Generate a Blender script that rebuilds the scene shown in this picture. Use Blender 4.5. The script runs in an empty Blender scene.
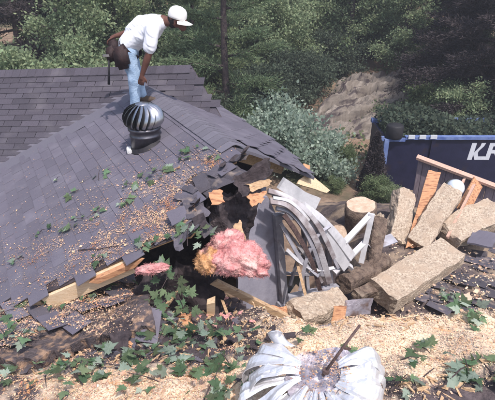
import bpy, bmesh, math, random
import numpy as np
from mathutils import Vector, Matrix, noise, Euler
random.seed(7); rng = np.random.default_rng(7)
R = math.radians
S = bpy.context.scene
COL = S.collection

# ------------------------------------------------------------------ camera, sky, sun, exposure
EYE = 4.6                                   # eye height above the yard (m)
FPX, PITCH = 480.0, R(26.565)               # focal length in photo pixels, downward pitch
cam = bpy.data.cameras.new('camera'); cam.sensor_width = 36; cam.lens = 36*FPX/495
cam.clip_start = .05; cam.clip_end = 500
cam_ob = bpy.data.objects.new('camera', cam); COL.objects.link(cam_ob)
cam_ob.location = (0, 0, EYE); cam_ob.rotation_euler = (R(90)-PITCH, 0, 0)
S.camera = cam_ob

SUN_DIR = Vector((.26, -.42, .87)).normalized()          # towards the sun
w = bpy.data.worlds.new('World'); S.world = w; w.use_nodes = True
nt = w.node_tree; bg = nt.nodes['Background']
sky = nt.nodes.new('ShaderNodeTexSky'); sky.sky_type = 'NISHITA'; sky.sun_disc = False
sky.sun_elevation = math.asin(SUN_DIR.z); sky.sun_rotation = math.atan2(SUN_DIR.x, SUN_DIR.y)
sky.dust_density = 2.0
nt.links.new(sky.outputs[0], bg.inputs[0]); bg.inputs[1].default_value = .15
sl = bpy.data.lights.new('sun', 'SUN'); sl.energy = 3.0; sl.angle = R(1.5); sl.color = (1, .93, .90)
so = bpy.data.objects.new('sun', sl); COL.objects.link(so)
so.rotation_euler = (-SUN_DIR).to_track_quat('-Z', 'Y').to_euler(); so.location = (5, -3, 12)
S.view_settings.view_transform = 'Standard'; S.view_settings.look = 'None'
S.view_settings.exposure = .8; S.view_settings.gamma = 1
S.render.engine = 'CYCLES'
S.cycles.max_bounces = 5; S.cycles.transparent_max_bounces = 4
S.cycles.use_denoising = True

# ------------------------------------------------------------------ pixel -> place helpers
CP, SP = math.cos(PITCH), math.sin(PITCH)
def ray(u, v):
    up = 200-v
    return Vector((u-247.5, FPX*CP+up*SP, up*CP-FPX*SP))
CAMP = Vector((0, 0, EYE))
def PZ(u, v, z):                              # the point of that direction at height z (relative to the eye)
    d = ray(u, v); return CAMP+d*(z/d.z)
def PY(u, v, Y):                              # ... at distance Y
    d = ray(u, v); return CAMP+d*(Y/d.y)
def PP(u, v, Q, N):                           # ... on a plane
    d = ray(u, v); return CAMP+d*((Q-CAMP).dot(N)/d.dot(N))
def px_of(P):
    q = P-CAMP; zc = q.y*CP-q.z*SP; up = q.y*SP+q.z*CP
    return (247.5+FPX*q.x/max(zc, .01), 200-FPX*up/max(zc, .01), zc)
def in_poly(x, y, poly):
    c = False; n = len(poly)
    for i in range(n):
        x1, y1 = poly[i]; x2, y2 = poly[i-1]
        if (y1 > y) != (y2 > y) and x < (x2-x1)*(y-y1)/(y2-y1)+x1: c = not c
    return c
def fb(p, sc, o=3): return noise.fractal(Vector(p)*sc, 1.0, 2.0, o)
def U(a, b): return random.uniform(a, b)

# ------------------------------------------------------------------ materials
def mat(name, c1, c2, scale=8, rough=.85, bump=.3, bscale=None, metal=0, var=.0, hue=0, contrast=.35, spec=.3,
        transl=0, stretch=None, c3=None, s3=2.0, t3=(.5, .62), attr=None, cattr=None, subsurf=0):
    m = bpy.data.materials.new(name); m.use_nodes = True
    t = m.node_tree; N = t.nodes; L = t.links; b = N['Principled BSDF']
    b.inputs['Roughness'].default_value = rough; b.inputs['Metallic'].default_value = metal
    b.inputs['Specular IOR Level'].default_value = spec
    geo = N.new('ShaderNodeNewGeometry'); vec = geo.outputs['Position']
    if stretch:
        tc = N.new('ShaderNodeTexCoord'); mp = N.new('ShaderNodeMapping'); mp.inputs['Scale'].default_value = stretch
        L.new(tc.outputs['Object'], mp.inputs[0]); vec = mp.outputs[0]
    nz = N.new('ShaderNodeTexNoise'); nz.inputs['Scale'].default_value = scale; nz.inputs['Detail'].default_value = 6
    nz.inputs['Roughness'].default_value = .65
    L.new(vec, nz.inputs['Vector'])
    rp = N.new('ShaderNodeValToRGB'); e = rp.color_ramp.elements
    e[0].position = .5-contrast/2; e[1].position = .5+contrast/2
    e[0].color = (*c1, 1); e[1].color = (*c2, 1)
    L.new(nz.outputs['Fac'], rp.inputs[0]); col = rp.outputs[0]
    def mix(a, bcol, fac):
        x = N.new('ShaderNodeMix'); x.data_type = 'RGBA'
        L.new(fac, x.inputs[0]); L.new(a, x.inputs[6])
        if isinstance(bcol, tuple): x.inputs[7].default_value = (*bcol, 1)
        else: L.new(bcol, x.inputs[7])
        return x.outputs[2]
    if c3:
        n3 = N.new('ShaderNodeTexNoise'); n3.inputs['Scale'].default_value = s3; n3.inputs['Detail'].default_value = 8
        L.new(vec, n3.inputs['Vector'])
        r3 = N.new('ShaderNodeMapRange'); r3.inputs[1].default_value = t3[0]; r3.inputs[2].default_value = t3[1]
        L.new(n3.outputs['Fac'], r3.inputs[0]); fac = r3.outputs[0]
        if attr:                                   # per-vertex cover (sawdust) pushes the patches
            at = N.new('ShaderNodeAttribute'); at.attribute_name = attr
            ad = N.new('ShaderNodeMath'); ad.operation = 'ADD'; L.new(n3.outputs['Fac'], ad.inputs[0]); L.new(at.outputs['Fac'], ad.inputs[1])
            L.new(ad.outputs[0], r3.inputs[0])
        col = mix(col, c3, fac)
    if var:
        oi = N.new('ShaderNodeObjectInfo'); ad = N.new('ShaderNodeMath'); ad.operation = 'ADD'
        L.new(oi.outputs['Random'], ad.inputs[0]); L.new(geo.outputs['Random Per Island'], ad.inputs[1])
        fr = N.new('ShaderNodeMath'); fr.operation = 'FRACT'; L.new(ad.outputs[0], fr.inputs[0])
        mr = N.new('ShaderNodeMapRange'); mr.inputs[3].default_value = 1-var; mr.inputs[4].default_value = 1+var
        L.new(fr.outputs[0], mr.inputs[0])
        hs = N.new('ShaderNodeHueSaturation'); L.new(col, hs.inputs['Color']); L.new(mr.outputs[0], hs.inputs['Value'])
        if hue:
            m2 = N.new('ShaderNodeMath'); m2.operation = 'MULTIPLY'; m2.inputs[1].default_value = 7.31; L.new(fr.outputs[0], m2.inputs[0])
            f2 = N.new('ShaderNodeMath'); f2.operation = 'FRACT'; L.new(m2.outputs[0], f2.inputs[0])
            m3 = N.new('ShaderNodeMapRange'); m3.inputs[3].default_value = .5-hue; m3.inputs[4].default_value = .5+hue
            L.new(f2.outputs[0], m3.inputs[0]); L.new(m3.outputs[0], hs.inputs['Hue'])
        col = hs.outputs[0]
    L.new(col, b.inputs['Base Color'])
    if bump:
        nb = N.new('ShaderNodeTexNoise'); nb.inputs['Scale'].default_value = bscale or scale*4; nb.inputs['Detail'].default_value = 6
        L.new(vec, nb.inputs['Vector'])
        bp = N.new('ShaderNodeBump'); bp.inputs['Strength'].default_value = bump; bp.inputs['Distance'].default_value = .02
        L.new(nb.outputs['Fac'], bp.inputs['Height']); L.new(bp.outputs[0], b.inputs['Normal'])
    if transl:
        tr = N.new('ShaderNodeBsdfTranslucent'); L.new(col, tr.inputs[0])
        ms = N.new('ShaderNodeMixShader'); ms.inputs[0].default_value = transl
        L.new(b.outputs[0], ms.inputs[1]); L.new(tr.outputs[0], ms.inputs[2])
        L.new(ms.outputs[0], N['Material Output'].inputs[0])
    return m

M = {}
M['shingle'] = mat('shingle', (.088, .079, .101), (.162, .149, .180), 260, .9, .35, 420, var=.11, hue=.008, c3=(.16, .148, .175), s3=3.0, t3=(.5, .7))
M['dark_shingle'] = mat('dark_shingle', (.055, .049, .06), (.115, .104, .12), 220, .9, .35, 400, var=.3, c3=(.36, .28, .22), s3=9, t3=(.55, .8))
M['ridge'] = mat('ridge', (.095, .088, .108), (.17, .16, .186), 240, .9, .3, 400, var=.15)
M['valley'] = mat('valley', (.105, .098, .118), (.16, .15, .178), 180, .9, .3, 400)
M['mainsh'] = mat('mainsh', (.045, .039, .050), (.092, .082, .098), 120, .9, .3, 300, var=.2, hue=.01, c3=(.12, .108, .118), s3=2.2, t3=(.52, .75))
M['deck'] = mat('deck', (.30, .17, .08), (.55, .36, .19), 6, .8, .3, 40, stretch=(1, 12, 12))
M['rotdeck'] = mat('rotdeck', (.05, .04, .042), (.12, .095, .095), 20, .95, .8, 60, c3=(.36, .23, .15), s3=17, t3=(.48, .68))
M['wood'] = mat('wood', (.38, .23, .12), (.62, .44, .27), 5, .75, .35, 30, stretch=(1.5, 14, 14), c3=(.20, .12, .08), s3=3, t3=(.55, .75))
M['freshwood'] = mat('freshwood', (.62, .42, .24), (.80, .62, .42), 5, .75, .35, 30, stretch=(1.5, 14, 14))
M['orange'] = mat('orange', (.46, .225, .11), (.60, .33, .18), 6, .75, .3, 40, stretch=(2, 10, 10), c3=(.30, .13, .07), s3=4)
M['pinkstick'] = mat('pinkstick', (.45, .27, .2), (.60, .40, .31), 6, .75, .3, 40, stretch=(2, 10, 10))
M['greyplank'] = mat('greyplank', (.17, .13, .15), (.29, .24, .26), 6, .85, .3, 40, stretch=(8, 8, 1), var=.2)
M['felt'] = mat('felt', (.022, .016, .018), (.075, .058, .06), 14, .85, .5, 30)
M['cavity'] = mat('cavity', (.02, .014, .016), (.06, .045, .045), 9, .95, .4, 30)  # near-black: the shade of the open interior put into the colour
M['siding'] = mat('siding', (.26, .255, .31), (.36, .35, .41), 7, .7, .15, 60, c3=(.20, .18, .20), s3=3, t3=(.55, .75))
M['frame'] = mat('frame', (.26, .255, .285), (.42, .41, .44), 8, .6, .15, 60, c3=(.16, .12, .11), s3=6, t3=(.56, .75))
M['white'] = mat('white', (.42, .415, .425), (.60, .59, .595), 6, .5, .12, 50, c3=(.40, .35, .32), s3=5, t3=(.6, .8))
M['browntrim'] = mat('browntrim', (.19, .155, .155), (.34, .29, .28), 8, .7, .2, 50, c3=(.48, .46, .47), s3=4, t3=(.45, .6))
M['glass'] = mat('glass', (.03, .035, .04), (.05, .055, .06), 4, .05, 0, spec=.6)
M['pink'] = mat('pink', (.50, .19, .185), (.70, .36, .34), 18, .95, .9, 50, c3=(.74, .46, .41), s3=9, t3=(.5, .7), var=.1)
M['ochre'] = mat('ochre', (.45, .22, .09), (.66, .38, .19), 14, .95, .6, 60, c3=(.75, .40, .33), s3=8)
M['log'] = mat('log', (.29, .215, .155), (.62, .51, .39), 34, .9, 1.0, 60, c3=(.44, .335, .245), s3=5, t3=(.48, .66), contrast=.3)
M['bark'] = mat('bark', (.07, .048, .04), (.22, .16, .12), 16, .95, .9, 50, c3=(.30, .24, .18), s3=5, t3=(.55, .75))
M['cut'] = mat('cut', (.46, .32, .22), (.68, .53, .40), 10, .8, .3, 60)
M['chip'] = mat('chip', (.54, .36, .22), (.74, .57, .41), 30, .8, 0, var=.35, hue=.02, c3=(.52, .27, .13), s3=5, t3=(.55, .68))
M['chip_tan'] = mat('chip_tan', (.44, .25, .14), (.66, .45, .30), 30, .8, 0, var=.4, hue=.02, c3=(.42, .19, .09), s3=5, t3=(.52, .66))
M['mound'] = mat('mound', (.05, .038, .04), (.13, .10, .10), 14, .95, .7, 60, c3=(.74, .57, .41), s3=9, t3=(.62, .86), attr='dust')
M['metal'] = mat('metal', (.30, .30, .32), (.52, .52, .55), 6, .30, .06, 30, metal=.95)
M['darkmetal'] = mat('darkmetal', (.07, .065, .075), (.16, .155, .17), 8, .4, .06, 30, metal=.9)
M['bentmetal'] = mat('bentmetal', (.62, .615, .63), (.84, .835, .85), 9, .36, .5, 16, metal=.55, c3=(.40, .37, .39), s3=7, t3=(.58, .75))
M['plate'] = mat('plate', (.30, .27, .31), (.52, .48, .52), 14, .5, .3, 30, metal=.6, c3=(.25, .17, .14), s3=9, t3=(.5, .65))
M['blackmetal'] = mat('blackmetal', (.012, .01, .012), (.03, .026, .03), 20, .6, .1)
M['rust'] = mat('rust', (.055, .035, .035), (.14, .09, .08), 30, .8, .4)
M['shirt'] = mat('shirt', (.70, .71, .75), (.80, .81, .84), 7, .85, .3, 14)
M['jeans'] = mat('jeans', (.22, .32, .46), (.40, .52, .66), 9, .9, .4, 60)
M['skin'] = mat('skin', (.10, .042, .03), (.15, .066, .046), 8, .55, .05)
M['hair'] = mat('hair', (.012, .01, .009), (.03, .022, .02), 60, .8, .4)
M['cap'] = mat('cap', (.74, .72, .68), (.80, .79, .76), 6, .45, .03)
M['leather'] = mat('leather', (.016, .009, .010), (.04, .021, .02), 12, .7, .3)
M['boot'] = mat('boot', (.06, .04, .03), (.11, .075, .05), 12, .7, .3)
M['blue'] = mat('blue', (.008, .009, .028), (.016, .017, .046), 5, .5, .1, 30, c3=(.03, .02, .022), s3=3, t3=(.58, .75))
M['bluerim'] = mat('bluerim', (.07, .11, .29), (.18, .24, .42), 7, .5, .1, 30)
M['letter'] = mat('letter', (.50, .52, .56), (.60, .62, .65), 8, .5, .05, 40)
M['plastic'] = mat('plastic', (.62, .68, .76), (.70, .75, .82), 5, .35, .03)
M['rubber'] = mat('rubber', (.012, .012, .014), (.025, .023, .026), 10, .6, .1)
M['ground'] = mat('ground', (.13, .085, .06), (.30, .215, .15), 4, .95, .6, 25, c3=(.06, .065, .035), s3=.55, t3=(.5, .62))
M['dirt'] = mat('dirt', (.05, .038, .038), (.13, .10, .095), 9, .95, .7, 50, c3=(.32, .24, .17), s3=2.5, t3=(.5, .68))
M['rock'] = mat('rock', (.13, .108, .09), (.29, .25, .21), 2, .9, .9, 5, stretch=(2.6, .32, .6), c3=(.07, .055, .055), s3=1.6, t3=(.53, .60))
M['rock'].node_tree.nodes['Mapping'].vector_type = 'TEXTURE'; M['rock'].node_tree.nodes['Mapping'].inputs['Rotation'].default_value = (0, 0, R(33))
M['trunk'] = mat('trunk', (.028, .02, .022), (.085, .062, .06), 14, .95, .8, 40)
def leafmat(n, a, b, var=.35, hue=.025, tr=.5): return mat(n, a, b, 3, .75, 0, var=var, hue=hue, transl=tr, spec=.12)
M['leaf_maple'] = leafmat('leaf_maple', (.10, .165, .085), (.19, .27, .155), .45, .045)
M['leaf_pale'] = leafmat('leaf_pale', (.24, .32, .24), (.42, .49, .40), .35)
M['leaf_dark'] = leafmat('leaf_dark', (.075, .10, .072), (.13, .16, .11), .4)
M['leaf_mid'] = leafmat('leaf_mid', (.14, .19, .095), (.24, .29, .155), .4)
M['leaf_light'] = leafmat('leaf_light', (.225, .29, .165), (.35, .41, .24), .4)
M['leaf_pine'] = leafmat('leaf_pine', (.15, .21, .12), (.245, .31, .175), .4)
M['leaf_purple'] = leafmat('leaf_purple', (.042, .034, .038), (.080, .066, .066), .4, tr=.15)

# ------------------------------------------------------------------ object helpers
WM = {}
def link(o, parent=None, Mw=Matrix.Identity(4)):
    COL.objects.link(o); WM[o] = Mw.copy()
    if parent is not None:
        o.parent = parent; o.matrix_local = WM[parent].inverted() @ Mw
    else:
        o.matrix_world = Mw
    return o
def tag(o, label, cat, group=None):
    o['label'] = label; o['category'] = cat
    if group: o['group'] = group
    return o
def struct(o, k='structure'): o['kind'] = k; return o
def thing(name, loc, label, cat, group=None):
    o = bpy.data.objects.new(name, None); o.empty_display_size = .1
    link(o, None, Matrix.Translation(loc)); return tag(o, label, cat, group)

class MB:
    def __init__(s): s.v = []; s.f = []
    def add(s, vs, fs):
        n = len(s.v); s.v += [Vector(x) for x in vs]; s.f += [tuple(i+n for i in f) for f in fs]; return s
    def box(s, c, ax, ay, az):                   # centre and three half-axis vectors
        c = Vector(c)
        vs = [c+ax*i+ay*j+az*k for k in (-1, 1) for j in (-1, 1) for i in (-1, 1)]
        return s.add(vs, [(0, 2, 3, 1), (4, 5, 7, 6), (0, 1, 5, 4), (2, 6, 7, 3), (0, 4, 6, 2), (1, 3, 7, 5)])
    def beam(s, p0, p1, wd, th, up=(0, 0, 1), seg=1, bend=None, rag=0):
        p0 = Vector(p0); p1 = Vector(p1); d = (p1-p0).normalized(); up = Vector(up)
        side = d.cross(up)
        if side.length < 1e-3: side = d.cross(Vector((1, 0, 0)))
        side.normalize(); upv = side.cross(d).normalized()
        vs = []
        for i in range(seg+1):
            t = i/seg; c = p0.lerp(p1, t)
            if bend is not None: c = c+Vector(bend)*(4*t*(1-t))
            for (a, b) in ((-1, -1), (1, -1), (1, 1), (-1, 1)):
                q = c+side*(a*wd/2)+upv*(b*th/2)
                if rag and i in (0, seg): q += d*U(-rag, rag)
                vs.append(q)
        fs = []
        for i in range(seg):
            for k in range(4):
                a = i*4+k; b = i*4+(k+1) % 4; fs.append((a, b, b+4, a+4))
        fs += [(3, 2, 1, 0), (seg*4, seg*4+1, seg*4+2, seg*4+3)]
        return s.add(vs, fs)
    def tube(s, pts, rad, n=10, cap=True, wob=0, wsc=6):
        pts = [Vector(p) for p in pts]; m = len(pts)
        if not hasattr(rad, '__len__'): rad = [rad]*m
        vs = []; ref = None
        for i, p in enumerate(pts):
            d = (pts[min(i+1, m-1)]-pts[max(i-1, 0)]).normalized()
            if ref is None:
                ref = d.cross(Vector((0, 0, 1)))
                if ref.length < .05: ref = d.cross(Vector((1, 0, 0)))
            ref = (ref-d*ref.dot(d)).normalized(); o2 = d.cross(ref)
            for k in range(n):
                a = 2*math.pi*k/n; q = ref*math.cos(a)+o2*math.sin(a); rr = rad[i]
                if wob: rr *= 1+wob*noise.noise((p+q*rad[i])*wsc)
                vs.append(p+q*rr)
        fs = [(i*n+k, i*n+(k+1) % n, (i+1)*n+(k+1) % n, (i+1)*n+k) for i in range(m-1) for k in range(n)]
        if cap: fs += [tuple(range(n-1, -1, -1)), tuple((m-1)*n+k for k in range(n))]
        return s.add(vs, fs)
    def lathe(s, prof, n=24, M4=Matrix.Identity(4), cap=True):
        vs = []
        for (r, z) in prof:
            for k in range(n):
                a = 2*math.pi*k/n; vs.append(M4 @ Vector((r*math.cos(a), r*math.sin(a), z)))
        m = len(prof)
        fs = [(i*n+k, i*n+(k+1) % n, (i+1)*n+(k+1) % n, (i+1)*n+k) for i in range(m-1) for k in range(n)]
        if cap: fs += [tuple(range(n-1, -1, -1)), tuple((m-1)*n+k for k in range(n))]
        return s.add(vs, fs)
    def sheet(s, c00, c10, c11, c01, nu, nv, th, amp=.02, sc=4, jag=0, fn=None, seed=0.0):
        c00, c10, c11, c01 = [Vector(c) for c in (c00, c10, c11, c01)]
        n0 = (c10-c00).cross(c01-c00).normalized()
        top = []; bot = []
        for j in range(nv+1):
            for i in range(nu+1):
                a = i/nu; b = j/nv
                if jag:
                    if i in (0, nu): a += (1 if i else -1)*U(-jag, jag*.5)
                    if j in (0, nv): b += (1 if j else -1)*U(-jag, jag*.5)
                q = (c00*(1-a)+c10*a)*(1-b)+(c01*(1-a)+c11*a)*b
                off = amp*noise.noise((q+Vector((seed, seed, seed)))*sc)
                if fn: q = q+fn(a, b)
                q = q+n0*off
                top.append(q+n0*th/2); bot.append(q-n0*th/2)
        N = (nu+1)*(nv+1); vs = top+bot; fs = []
        for j in range(nv):
            for i in range(nu):
                a = j*(nu+1)+i; fs.append((a, a+1, a+nu+2, a+nu+1)); fs.append((N+a, N+a+nu+1, N+a+nu+2, N+a+1))
        for i in range(nu):
            a = i; fs.append((a+1, a, N+a, N+a+1)); a = nv*(nu+1)+i; fs.append((a, a+1, N+a+1, N+a))
        for j in range(nv):
            a = j*(nu+1); b = a+nu+1; fs.append((a, b, N+b, N+a)); a += nu; b += nu; fs.append((b, a, N+a, N+b))
        return s.add(vs, fs)
    def mesh(s, name, m, smooth=False):
        me = bpy.data.meshes.new(name); me.from_pydata([tuple(v) for v in s.v], [], s.f); me.update()
        if m: me.materials.append(M[m] if isinstance(m, str) else m)
        if smooth: me.shade_smooth()
        return me
    def build(s, name, m, parent=None, smooth=False, Mw=None):
        """verts are in world space; a top-level mesh gets its origin at its base"""
        if Mw is None:
            if parent is None:
                xs = [v.x for v in s.v]; ys = [v.y for v in s.v]; zs = [v.z for v in s.v]
                o = Vector(((min(xs)+max(xs))/2, (min(ys)+max(ys))/2, min(zs)))
            else:
                o = sum(s.v, Vector())/len(s.v)
            s.v = [v-o for v in s.v]; Mw = Matrix.Translation(o)
        return link(bpy.data.objects.new(name, s.mesh(name, m, smooth)), parent, Mw)
def frame(o, x, y, z):
    m = Matrix.Identity(4)
    for i, a in enumerate((x, y, z)):
        for k in range(3): m[k][i] = a[k]
    m.translation = o; return m
def inst(name, me, parent, Mw): return link(bpy.data.objects.new(name, me), parent, Mw)
def np_mesh(name, V, F, m, smooth=False):
    me = bpy.data.meshes.new(name); k = F.shape[1]
    me.vertices.add(len(V)); me.vertices.foreach_set('co', np.asarray(V, dtype=np.float32).ravel())
    me.loops.add(F.size); me.loops.foreach_set('vertex_index', F.astype(np.int32).ravel())
    me.polygons.add(len(F)); me.polygons.foreach_set('loop_start', np.arange(0, F.size, k, dtype=np.int32))
    me.update(calc_edges=True); me.validate(); me.materials.append(M[m])
    if smooth: me.shade_smooth()
    return me
def rough_slab(p0, p1, wd, th, up, amp=.03, n=(14, 6, 5), sc=5, taper=1.0, rnd=.0):
    """block with uneven faces between two end centres"""
    p0, p1, up = Vector(p0), Vector(p1), Vector(up)
    d = p1-p0; L = d.length; d.normalize(); side = d.cross(up).normalized(); upv = side.cross(d)
    bm = bmesh.new(); bmesh.ops.create_cube(bm, size=1)
    for ax, k in enumerate(n):
        es = [e for e in bm.edges if abs((e.verts[0].co-e.verts[1].co)[ax]) > 1e-4 and
              all(abs((e.verts[0].co-e.verts[1].co)[j]) < 1e-4 for j in range(3) if j != ax)]
        bmesh.ops.subdivide_edges(bm, edges=es, cuts=k-1, use_grid_fill=True)
    mb = MB(); bm.verts.ensure_lookup_table()
    for v in bm.verts:
        x, y, z = v.co; f = 1+(taper-1)*(x+.5)
        if rnd:
            rr = max(abs(y), abs(z))*2
            l = math.hypot(y, z)
            if l > 1e-5: k = (rr*.5)/l; y = y*(1-rnd)+y*k*rnd; z = z*(1-rnd)+z*k*rnd
        q = p0.lerp(p1, x+.5)+side*(y*wd*f)+upv*(z*th*f)
        nv = Vector((noise.noise(q*sc), noise.noise(q*sc+Vector((7, 3, 1))), noise.noise(q*sc+Vector((2, 9, 5)))))
        n2 = Vector((noise.noise(q*sc*4), noise.noise(q*sc*4+Vector((7, 3, 1))), noise.noise(q*sc*4+Vector((2, 9, 5)))))
        mb.v.append(q+nv*amp+n2*amp*.45)
    mb.f = [tuple(v.index for v in f.verts) for f in bm.faces]; bm.free()
    return mb

# ------------------------------------------------------------------ ground and hillside
def ground_z(x, y):
    z = 0.0
    if y > 12: z += .15*(min(y, 30)-12)+.35*max(0, y-30)
    z += .10*noise.noise(Vector((x*.4, y*.4, 0)))*min(1, max(0, (y-9)/6))
    if x > 2.6: z -= .12*min(1.5, x-2.6)*max(0, min(1, (14-y)/4))
    return z
xs = np.concatenate([np.linspace(-90, -12, 22), np.linspace(-11, 14, 90), np.linspace(15, 90, 22)])
ys = np.concatenate([np.linspace(-40, -3, 14), np.linspace(-2, 26, 100), np.linspace(27, 110, 30)])
mb = MB(); mb.v = [Vector((x, y, ground_z(x, y))) for y in ys for x in xs]
nx = len(xs)
mb.f = [(j*nx+i, j*nx+i+1, (j+1)*nx+i+1, (j+1)*nx+i) for j in range(len(ys)-1) for i in range(nx-1)]
struct(mb.build('ground', 'ground', None, True, Matrix.Identity(4)))

# ------------------------------------------------------------------ the house: geometry of its roofs
HR = -1.64
R0 = PZ(143, 85, HR); RE = PZ(240, 150, HR)
rd = (RE-R0).normalized()                       # along the wing ridge, towards the camera
nL = Vector((rd.y, -rd.x, 0)); nR = -nL         # downhill, left and right
PL, PR = .45, .42
NL = Vector((nL.x*PL, nL.y*PL, 1)); NR = Vector((nR.x*PR, nR.y*PR, 1))
VV = PP(0, 165, R0, NL)
CC = PY(100, 70, 7.4)
NM = (VV-R0).cross(CC-R0); NM /= NM.z
A_ = PP(0, 72, R0, NM); B_ = PP(192, 67, R0, NM)
md = (B_-A_).normalized()                       # along the main ridge, to the right
ndn = md.cross(NM.normalized()).normalized()    # downhill on the main slope
if ndn.z > 0: ndn = -ndn
def left_pt(t, s, h=0): return R0+rd*t+nL*s+Vector((0, 0, -PL*s))+NL.normalized()*h
def right_pt(t, s, h=0): return R0+rd*t+nR*s+Vector((0, 0, -PR*s))+NR.normalized()*h
def plane_z(P, N): return R0.z-((P.x-R0.x)*N.x+(P.y-R0.y)*N.y)/N.z
def left_hit(u, v): return PP(u, v, R0, NL)
def left_ts(P): return (P-R0).dot(rd), (P-R0).dot(nL)
TRK = [(-.5, 3.2), (.3, 3.25), (.66, 3.58), (.9, 3.70), (1.28, 3.52), (1.84, 3.32), (2.32, 3.05), (3.2, 2.75)]
def TRs(s):                                     # the torn rake of the wing
    for (a, x), (b, y) in zip(TRK, TRK[1:]):
        if s <= b: return x+(y-x)*(max(s, a)-a)/(b-a)
    return TRK[-1][1]

house = thing('house', (R0.x, R0.y, 0), 'house with grey shingled roofs, its gable end torn open', 'house')

# tab mesh: x along the course, y downhill, z out
def tab_mesh(name, m, wd=.297, ex=.142):
    mb = MB(); a = wd/2; t = .006
    z0, z1 = .002, .011
    vs = [(-a, -.03, z0), (a, -.03, z0), (a, ex*.99, z1), (0, ex*1.0, z1+.001), (-a, ex*.99, z1)]
    mb.v = [Vector(v) for v in vs]+[Vector((x, y, z-t)) for x, y, z in vs]
    mb.f = [(0, 1, 2, 3, 4), (9, 8, 7, 6, 5), (0, 5, 6, 1), (1, 6, 7, 2), (2, 7, 8, 3), (3, 8, 9, 4), (4, 9, 5, 0)]
    return mb.mesh(name, m)
TAB = tab_mesh('shingle', 'shingle'); TABD = tab_mesh('dark_shingle', 'dark_shingle')
def tab_frames(org, ax, down, N, t0, t1, s0, s1, keep, tw=.305, ex=.14, jit=.012):
    out = []; i = 0; sl = s0
    N = N.normalized(); dn = down.normalized(); x = dn.cross(N).normalized()
    if x.dot(ax) < 0: sgn = -1
    else: sgn = 1
    while sl < s1:
        off = (i % 2)*tw/2+U(-.008, .008); t = t0+off
        while t < t1:
            c = org+ax*t+dn*sl; mid = c+dn*ex/2
            if keep(mid, t, sl):
                q = Matrix.Rotation(U(-jit, jit), 4, 'Z') @ Matrix.Rotation(U(-.012, .004), 4, 'X')
                out.append(frame(c, x, dn, x.cross(dn)) @ q)
            t += tw
        sl += ex; i += 1
    return out
def join_tabs(frames, me):
    V = np.array([v.co[:] for v in me.vertices]); out = []; F = []; n = 0
    for m in frames:
        a = np.array(m); out.append(V @ a[:3, :3].T+a[:3, 3])
    mb = MB(); mb.v = [Vector(q) for q in np.concatenate(out)]
    for k in range(len(frames)):
        mb.f += [tuple(i+k*len(V) for i in p.vertices) for p in me.polygons]
    return mb

# the bite torn out of the rake, outlined on the slope from the photograph
bite = [left_ts(left_hit(u, v)) for u, v in
        [(252, 172), (236, 161), (214, 171), (192, 183), (187, 192), (195, 206), (202, 222), (190, 236), (176, 243), (160, 262), (150, 300), (300, 300)]]
def left_keep(P, t, s):
    if not plane_z(P, NL) > plane_z(P, NM)+.01: return False
    tt, ss = left_ts(P)
    # clear of the smooth valley strip
    e = (VV-R0); e.z = 0; e.normalize(); nn = Vector((-e.y, e.x, 0)); dd = abs((P-R0).dot(nn))
    if dd < .17+.04*math.sin(ss*21): return False
    if tt > TRs(ss)-.06+.05*noise.noise(Vector((ss*3, 0, 0))): return False
    return not in_poly(tt, ss, bite)
sL = math.sqrt(1+PL*PL)
dnL = (nL+Vector((0, 0, -PL))).normalized(); dnR = (nR+Vector((0, 0, -PR))).normalized()
framesL = tab_frames(R0, rd, dnL, NL, -2.2, 3.9, .05, 3.1*sL, left_keep)
def eave_s(t): return 1.40-.13*t if t < 2.2 else 1.115-.22*(t-2.2)
def sag(t, s): return -.10*max(0, t-1.7)**2*max(0, s-.3)          # the crushed end of the right slope droops
def right_keep(P, t, s):
    tt = (P-R0).dot(rd); ss = (P-R0).dot(nR)
    if plane_z(P, NR) < plane_z(P, NM)+.005 and tt < .5 and ss < 1.0: return False
    if tt > 2.86+.14*noise.noise(Vector((ss*5, 3, 0)))-(.25 if ss < .42 else 0): return False
    return ss < eave_s(tt)-.03
framesR = tab_frames(R0, rd, dnR, NR, -.5, 3.3, .05, 1.5, right_keep)
for m in framesR:
    p = m.translation; tt = (p-R0).dot(rd); ss = (p-R0).dot(nR)
    m.translation = p+Vector((0, 0, sag(tt, ss)))
ML = MR = None
# decks
def left_deck(h0, h1, inset=0.):
    pts = [left_pt(-.1, .0), left_pt(2.95, .0)]+[left_pt(t-inset*.5, s) for t, s in bite[1:8]]
    pts += [left_pt(TRs(q)-.04-inset, q) for q in (.92, 1.1, 1.28, 1.5, 1.84, 2.1, 2.32, 2.7, 3.1)]+[left_pt(-2.6, 3.1)]
    mb = MB(); n = len(pts); N = NL.normalized()
    mb.v = [p-N*h0 for p in pts]+[p-N*h1 for p in pts]
    mb.f = [tuple(range(n)), tuple(range(2*n-1, n-1, -1))]+[(i, (i+1) % n, n+(i+1) % n, n+i) for i in range(n)]
    return mb
slopeL = left_deck(.006, .011).build('roof_slope', 'felt', house)
left_deck(.0115, .032, .015).build('sheathing', 'deck', slopeL)
mb = MB(); N = NR.normalized(); nn = 14
for k in (0, 1):
    for i in range(nn+1):
        t = -.6+(2.95+.6)*i/nn
        for j in range(6):
            s = (eave_s(t)+.06)*j/5; mb.v.append(right_pt(t, s, -.012-.03*k)+Vector((0, 0, sag(t, s))))
q = (nn+1)*6
for i in range(nn):
    for j in range(5):
        a = i*6+j; mb.f += [(a, a+1, a+7, a+6), (q+a, q+a+6, q+a+7, q+a+1)]
for i in range(nn):
    a = i*6+5; mb.f.append((a, a+6, q+a+6, q+a))
for j in range(5):
    a = nn*6+j; mb.f.append((a+1, a, q+a, q+a+1))
slopeR = mb.build('roof_slope', 'ridge', house)
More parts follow.
